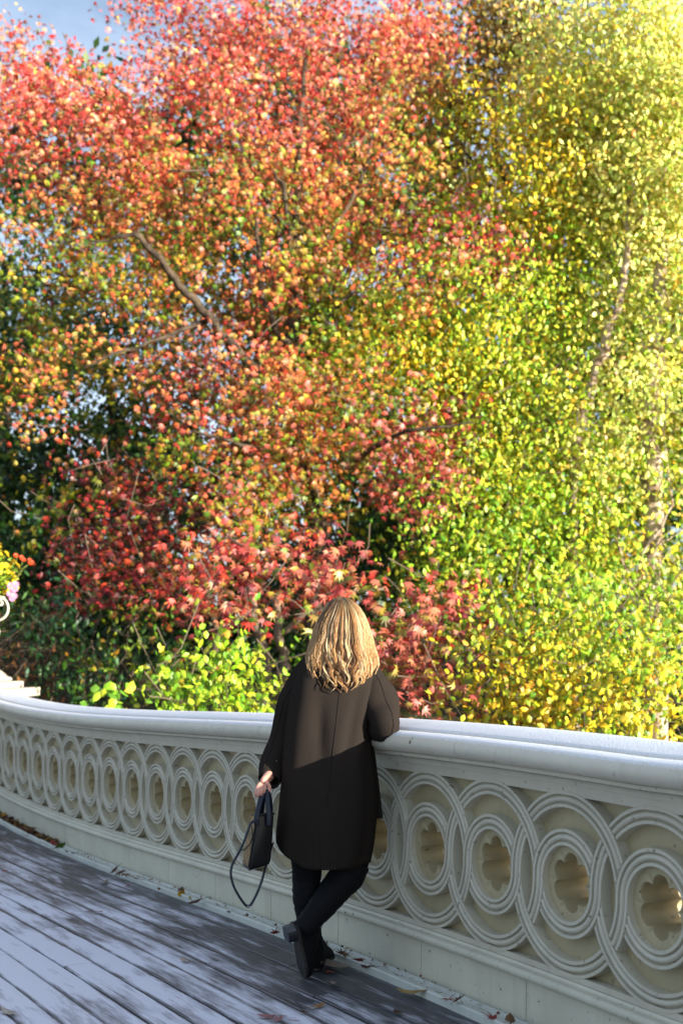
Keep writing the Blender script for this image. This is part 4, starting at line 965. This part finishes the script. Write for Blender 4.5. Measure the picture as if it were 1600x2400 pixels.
for L_ in range(NLOCK):
    az0 = random.uniform(-2.05, 2.05) if L_ > 20 else random.uniform(-1.2, 1.2)
    inner = random.random() < .35
    lay0 = random.uniform(.80, .92) if inner else random.uniform(.93, 1.05)
    endy = (random.uniform(1592, 1617) if abs(az0) < .75 else (random.uniform(1578, 1606) if abs(az0) < 1.3 else random.uniform(1550, 1588)))
    if inner: endy -= random.uniform(0, 30)
    if not inner and random.random() < .2: endy -= random.uniform(15, 50)
    wl = random.uniform(44, 64); ph = random.uniform(0, 2*PI); am = random.uniform(.008, .015)*(1.2 if abs(az0) > .8 else 1); starty = random.uniform(1462, 1500)
    base = HC[random.choices(range(6), [4, 4, 3.4, 3, 2.4, 1.6])[0]]
    if inner: base = HC[random.choice([2, 4, 5])]
    spread0 = random.uniform(.03, .06); drift = random.gauss(0, .05)
    top0 = random.uniform(1399.5, 1407)
    for k in range(23):
        u = random.gauss(0, 1); v = random.gauss(0, 1); fz = random.uniform(0, 6); pts = []; rad = []; nseg = 26
        ey = endy+random.gauss(0, 4)
        kk = random.uniform(.6, 1.3); col_ = tuple(min(.9, c*kk) for c in base)
        cols = []
        for i in range(nseg+1):
            t = i/nseg; py = top0+(ey-top0)*(t**1.25)
            conv = 1-.35*math.sin(min(1, t)*PI*.5)
            if t > .85: conv *= 1-(t-.85)/.15*.7
            az = az0*(.55+.45*min(1, t*2.5))+u*spread0*conv+drift*t
            wv = max(0, (py-starty)/100.); wv = min(1.25, wv)
            s1 = math.sin(2*PI*(py-starty)/wl+ph); c1 = math.cos(2*PI*(py-starty)/wl+ph)
            dx_ = am*1.35*wv*s1+.0022*v*conv+.0012*math.sin(py*.11+fz)
            lay = lay0+.02*v*conv*.6+.0
            pts.append(hair_pt(py, az, lay, dx_, am*.95*wv*c1+.002*v))
            rad.append(.00092*(1-.55*max(0, t-.8)/.2)*(.6+.4*min(1, t*6)))
            rootk = .34+.66*min(1, max(0, (py-1408)/(46+20*math.sin(az0*7+L_))))
            cols.append(tuple(c*rootk for c in col_))
        mb.tube(pts, rad, 3, cap=False)
        for i in range(nseg+1): mb.c.extend([cols[i]]*3)
# flyaways
for _ in range(200):
    az0 = random.choice([-1, 1])*random.uniform(.6, 1.7); y0_ = random.uniform(1404, 1480); y1_ = random.uniform(1500, 1590); ph = random.uniform(0, 6)
    pts = [hair_pt(y0_+(y1_-y0_)*i/14, az0, 1.0+.10*(i/14)*random.uniform(.9, 1.1)+.03, .012*math.sin(i*.6+ph)*(i/14)) for i in range(15)]
    mb.tube(pts, .00055, 3, cap=False, col=random.choice(HC[:4]))
hair = mb.build('hair', M_HAIR, person, smooth=True, fix=False)
mb = MB(); rws = []
for py in list(range(1401, 1420, 3))+list(range(1420, 1575, 12)):
    rws.append([hair_pt(py, a, .80, 0) if abs(a) < 1.9 else hair_pt(py, a, .72, 0) for a in [-PI+2*PI*k/40 for k in range(40)]])
rws2 = []
for py, r in zip(list(range(1401, 1420, 3))+list(range(1420, 1575, 12)), rws):
    if py > 1440: r = [p if abs(-PI+2*PI*k/40) < 1.9 else hair_pt(py, math.copysign(1.9, -PI+2*PI*k/40), .72) for k, p in enumerate(r)]
    rws2.append(r)
mb.grid(rws2, closed=True); mb.c = [(.20, .115, .05)]*len(mb.v)
mb.build('hair_underlayer', M_HAIR, hair, smooth=True)

# ------------------------------------------------------------------ handbag
M_BAG = mat('black_leather', (.006, .006, .007), .42, .3, None, (120, .25, .002))
M_BAGS = mat('olive_brown_leather', (.26, .16, .055), .5, .3, (30, (.07, .048, .02), .4, .65), (120, .25, .002))
M_STRAP = mat('navy_black_strap', (.005, .009, .020), .45, .4)
BZ = 5.30
bag = thing('handbag', 'black leather tote with olive side panel and hanging long strap, held in left hand', 'handbag', PW(603, 2040, BZ+.04))
# corner points: front face (towards viewer-right) and side panel to the left
def q(px, py, z=BZ): return PW(px, py, z)
TL, TM, TR = q(590, 1912, 5.40), q(603, 1912, 5.30), q(642, 1908, 5.33)
BL, BM, BR_ = q(566, 2030, 5.43), q(582, 2043, 5.27), q(634, 2026, 5.33)
def face_grid(a, b, c, d, n=8, bulge=.0, nrm=Vector((0, -1, 0))):
    return [[a.lerp(b, i/n).lerp(d.lerp(c, i/n), j/n)+nrm*bulge*math.sin(PI*i/n)*math.sin(PI*j/n) for i in range(n+1)] for j in range(n+1)]
Bk = (TR-TM)*1.0
bk = Vector((.0, .0, 0))
TBK = TL+(TR-TM)*.98; BBK = BL+(BR_-BM)*.98
mb = MB()
# a closed tapering body with rounded lower corners
rings = []
for j in range(13):
    t = j/12
    c4 = [TM.lerp(BM, t), TR.lerp(BR_, t), TBK.lerp(BBK, t), TL.lerp(BL, t)]
    cen = sum(c4, Vector())/4; shr = 1.0 if t < .93 else 1-.10*((t-.93)/.07)**2
    ring_ = []
    for e in range(4):
        a, b = c4[e], c4[(e+1) % 4]; mid_out = ((a+b)/2-cen).normalized()
        for k in range(8):
            u = k/8; ring_.append(cen+(a.lerp(b, u)-cen)*shr*(1-.06*(abs(u-0)*0)) + mid_out*.010*math.sin(PI*u)*math.sin(PI*min(1, t*1.1)))
    rings.append(ring_)
mb.grid(rings, closed=True, caps=True); bagb = mb.build('bag_body', M_BAG, bag, smooth=True, bevel=.004)
mb = MB(); mb.grid([[p+Vector((-.0025, -.0025, 0)) for p in r[25:32]]+[rings[i][0]+Vector((-.003, -.0025, 0))] for i, r in enumerate(rings[:12])]); mb.build('side_panel', M_BAGS, bag, smooth=True)
mb = MB(); mb.tube([r[0]+Vector((-.002, -.003, 0)) for r in rings[:12]], .003, 6); mb.build('piping', M_BAG, bag, smooth=True)
mb = MB(); rim = [p+Vector((0, 0, .002)) for p in rings[0]]+[rings[0][0]+Vector((0, 0, .002))]; mb.tube(rim, .0045, 6); mb.build('rim', M_BAG, bag, smooth=True)
def ribbon(pts, w, th, nm, m, flat, sub=6):
    P3 = [Vector(p) for p in pts]; Q = []
    for i in range(len(P3)-1):
        p0 = P3[max(0, i-1)]; p1 = P3[i]; p2 = P3[i+1]; p3 = P3[min(len(P3)-1, i+2)]
        for k in range(sub):
            t = k/sub; Q.append(.5*((2*p1)+(p2-p0)*t+(2*p0-5*p1+4*p2-p3)*t*t+(3*p1-p0-3*p2+p3)*t**3))
    Q.append(P3[-1]); mb = MB(); mb.tube(Q, [(th, w)]*len(Q), 8, flat=flat); return mb.build(nm, m, bag, smooth=True)
ribbon([q(601, 1935, 5.295), q(602, 1912, 5.295), q(609, 1880, 5.33), (PW(618, 1858, 5.36)), q(623, 1854, 5.362), q(626, 1862, 5.35), q(628, 1890, 5.31), q(630, 1912, 5.30), q(630, 1935, 5.30)], .010, .003, 'handle', M_STRAP, (0, -1, .1))
ribbon([q(613, 1925, 5.42), q(613, 1905, 5.42), q(617, 1870, 5.38), q(622, 1857, 5.372), q(629, 1860, 5.38), q(633, 1880, 5.40), q(634, 1908, 5.43), q(634, 1925, 5.43)], .010, .003, 'handle', M_STRAP, (0, -1, .1))
ribbon([q(600, 1922, 5.285), q(588, 1930, 5.285), q(580, 1950, 5.28), q(571, 1975, 5.28), q(556, 2005, 5.29), q(545, 2025, 5.30), q(541, 2048, 5.30), q(548, 2078, 5.30), q(565, 2108, 5.30), q(578, 2123, 5.30), q(588, 2120, 5.30), q(603, 2092, 5.31), q(614, 2062, 5.32), q(622, 2034, 5.33), q(630, 2005, 5.345), q(640, 1975, 5.40)], .0062, .0017, 'shoulder_strap', M_STRAP, (-.5, -.8, .1))
mb = MB(); mb.tube([q(590, 1935, 5.28), q(592, 1960, 5.275), q(586, 1978, 5.275), q(572, 1992, 5.275), q(566, 1992, 5.28)], .0025, 6); mb.build('tie', M_BAG, bag, smooth=True)
M_MET = mat('buckle_metal', (.25, .25, .26), .25, .6); M_MET.node_tree.nodes['Principled BSDF'].inputs['Metallic'].default_value = 1
mb = MB(); mb.tube([q(579, 2124, 5.295), q(584, 2126, 5.295), q(588, 2123, 5.295)], .003, 6); mb.build('buckle', M_MET, bag, smooth=True)

# ------------------------------------------------------------------ fallen leaves, each a thing
def fallen(px, py, kind, c, size, label, tilt=.25, zoff=.006, rot=None, name='fallen_leaf'):
    size *= (.95 if py < 2060 else .66); c = tuple(x*.75 for x in c)
    Z = F_PX*(CAMZ-zoff)/(py-HOR)
    for _ in range(3):
        x = (px-800)*Z/F_PX; zz = deckz(x, Z)+zoff; Z = F_PX*(CAMZ-zz)/(py-HOR)
    tv, tf = TEMPL[kind]; mb = MB()
    R = Matrix.Rotation(random.uniform(0, 2*PI) if rot is None else rot, 3, 'Z') @ Matrix.Rotation(random.gauss(0, tilt), 3, 'X') @ Matrix.Rotation(random.gauss(0, tilt), 3, 'Y')
    V = []
    cu = random.uniform(.2, .7)
    for v in tv:
        w = Vector((v[0]*size, v[1]*size, (v[2]+cu*(v[0]**2+.6*v[1]**2))*size)); V.append(R @ w)
    zmin = min(v.z for v in V)
    mb.v = [tuple(v-Vector((0, 0, zmin))) for v in V]; mb.f = [tuple(int(i) for i in f) for f in tf]; mb.c = [c]*len(V)
    mb.v += [tuple(R @ Vector((0, size*.5, 0))-Vector((0, 0, zmin)))]; mb.c.append(c)
    st = R @ Vector((0, .45*size, 0))-Vector((0, 0, zmin)); st2 = R @ Vector((.1*size, size*.95, 0.05*size))-Vector((0, 0, zmin)); st2.z = max(st2.z, .002)
    mb.v.pop(); mb.c.pop()
    mb.tube([st, (st+st2)/2, st2], .0012, 4, col=tuple(x*.6 for x in c))
    o = mb.build(name, M_DRY, None, fix=False); o.location = ((px-800)*Z/F_PX, Z, zz)
    tag(o, label, 'leaf', 'fallen leaves on the bridge'); return o
M_DRY = mat('dry_leaf', (.3, .2, .1), .7, .3, (60, (.10, .06, .03), .5, .8), None, 'Col', .1)
BRN, DBR, YEL, RED, TAN, GRN = (.20, .10, .04), (.09, .035, .02), (.50, .27, .03), (.34, .05, .05), (.42, .32, .24), (.10, .20, .03)
FL = [
 (8, 1912, 'star', YEL, .13, 'yellow fallen leaf in the gutter at the extreme left edge', .03), (14, 1920, 'oval', DBR, .10, 'dark brown leaf beside the yellow one at the left edge', .03),
 (38, 1930, 'star', YEL, .12, 'yellow brown star leaf in the leftmost pile in the gutter', .03), (26, 1928, 'oval', RED, .09, 'small reddish leaf in the leftmost gutter pile', .03), (50, 1940, 'oval', BRN, .10, 'brown leaf lying left of the upright tan leaf', .03),
 (71, 1948, 'oval', (.46, .28, .14), .13, 'large tan leaf standing upright in the gutter at far left', .04), (84, 1958, 'star', DBR, .12, 'dark curled leaf just right of the upright tan leaf', .03), (98, 1964, 'oval', DBR, .10, 'dark brown leaf between the tan and the orange leaves', .03),
 (115, 1973, 'star', YEL, .13, 'orange yellow leaf on top of the second gutter pile', .035), (126, 1982, 'star', RED, .12, 'dark red leaf at the right end of the second gutter pile', .03), (142, 1990, 'oval', GRN, .10, 'single green leaf lying in the gutter', .02),
 (163, 1999, 'oval', DBR, .09, 'small dark curled leaf right of the green leaf', .02), (172, 2003, 'oval', DBR, .08, 'second small dark leaf right of the green leaf', .02),
 (268, 2046, 'oval', DBR, .08, 'flat dark leaf left of the curled brown cluster', .02), (284, 2052, 'star', DBR, .13, 'dark curled leaf, left half of the middle gutter cluster', .03), (297, 2055, 'star', BRN, .13, 'brown curled leaf in the middle gutter cluster', .04), (316, 2062, 'oval', DBR, .12, 'dark leaf leaning at the right of the middle gutter cluster', .04),
 (373, 2085, 'oval', BRN, .05, 'tiny brown leaf alone in the gutter left of the golden one', .02), (424, 2086, 'oval', (.16, .09, .06), .09, 'dark leaf standing on edge above the golden leaf', .05), (425, 2099, 'oval', (.55, .30, .02), .11, 'golden leaf in the gutter below the dark standing leaf', .02),
 (447, 2110, 'slim', (.45, .34, .04), .10, 'yellowish narrow leaf on the gutter lip', .025), (458, 2118, 'slim', DBR, .16, 'long dark narrow leaf on the gutter lip', .025), (538, 2142, 'oval', DBR, .06, 'small black leaf in the gutter under the handbag strap', .02),
 (246, 2069, 'slim', TAN, .17, 'pale narrow leaf on the planks near the gutter at left', .006), (300, 2076, 'oval', (.35, .12, .10), .07, 'faint reddish leaf on the planks right of the pale one', .006),
 (12, 2042, 'oval', RED, .06, 'tiny dark red leaf on the planks at the left edge', .006), (232, 2137, 'oval', (.45, .22, .2), .09, 'pinkish leaf on the planks in the middle left', .006), (434, 2251, 'slim', (.5, .36, .28), .13, 'pale tan leaf on the planks in the lower middle', .006),
 (22, 2373, 'slim', (.55, .48, .40), .16, 'pale grey leaf lying flat in the bottom left corner', .006), (646, 2190, 'star', RED, .13, 'dark red star leaf on the gutter lip left of the boots', .025),
 (782, 2262, 'slim', (.30, .24, .19), .30, 'long curled grey brown leaf right of the boots', .02), (800, 2236, 'star', DBR, .13, 'dark red brown leaf in the gutter above the long curled leaf', .03), (812, 2240, 'star', BRN, .11, 'brown leaf touching the dark one in the gutter above the curled leaf', .03),
 (836, 2256, 'oval', RED, .12, 'red brown leaf standing upright in the gutter', .04), (862, 2268, 'slim', DBR, .15, 'dark narrow leaf at the gutter lip right of the red brown leaf', .02), (776, 2278, 'oval', (.25, .05, .04), .10, 'dull red leaf under the curled leaf by the boots', .006),
 (785, 2306, 'slim', (.36, .25, .2), .12, 'small tan leaf on the planks below the boots to the right', .006), (745, 2358, 'slim', (.42, .20, .06), .12, 'orange brown leaf on the planks below the boots', .006), (648, 2389, 'star', (.45, .20, .20), .15, 'pink star leaf on the planks at the bottom edge', .006),
 (712, 2372, 'oval', DBR, .05, 'tiny dark leaf between the pink and orange leaves', .006), (932, 2372, 'oval', DBR, .08, 'small dark brown leaf on the planks lower right', .006),
 (965, 2327, 'slim', (.42, .28, .10), .20, 'large tan leaf with dark underside at the gutter lower right', .015), (1048, 2342, 'star', RED, .13, 'dark red leaf in the gutter lower right, left one', .03), (1072, 2352, 'star', DBR, .14, 'very dark curled leaf in the gutter right of the dark red one', .03),
 (1148, 2386, 'star', RED, .15, 'dark red leaf in the gutter at the bottom, farthest right', .03), (1195, 2392, 'slim', BRN, .15, 'brown narrow leaf cut by the bottom edge at right', .03), (625, 2383, 'slim', (.40, .17, .17), .12, 'thin pink leaf left of the pink star leaf', .006),
]
for a in FL: fallen(a[0], a[1], a[2], a[3], a[4], a[5], zoff=a[6], tilt=(.12 if a[4] > .16 else .35) if a[6] > .015 else .08)

nL = 900; sL = np.where(rng.random(nL) < .62, 6.4+2.6*rng.random(nL), -1+9*rng.random(nL)); nn = .03+.10*rng.random(nL)
posL = np.array([tuple(WP(a, b, .012+.012*random.random())) for a, b in zip(sL, nn)])
nmL = rng.normal(size=(nL, 3))*.5+np.array([0, 0, 1.]); nmL /= np.linalg.norm(nmL, axis=1)[:, None]
upL = rng.normal(size=(nL, 3)); upL -= nmL*np.sum(upL*nmL, axis=1)[:, None]; upL /= np.linalg.norm(upL, axis=1)[:, None]
M3L = np.stack([np.cross(upL, nmL), upL, nmL], axis=2)
clL = np.array([(.10, .05, .02), (.05, .03, .02), (.30, .16, .03), (.16, .04, .03), (.22, .15, .09)])[rng.integers(0, 5, nL)]
lt = leaf_object('leaf_litter', 'rough', posL, clL, np.where(sL > 6.3, .030+.045*rng.random(nL), .006+.022*rng.random(nL)), M3L, None, M_DRY)
tag(lt, 'crumbled brown leaf litter scattered along the gutter beside the railing', 'leaf litter'); lt['kind'] = 'stuff'
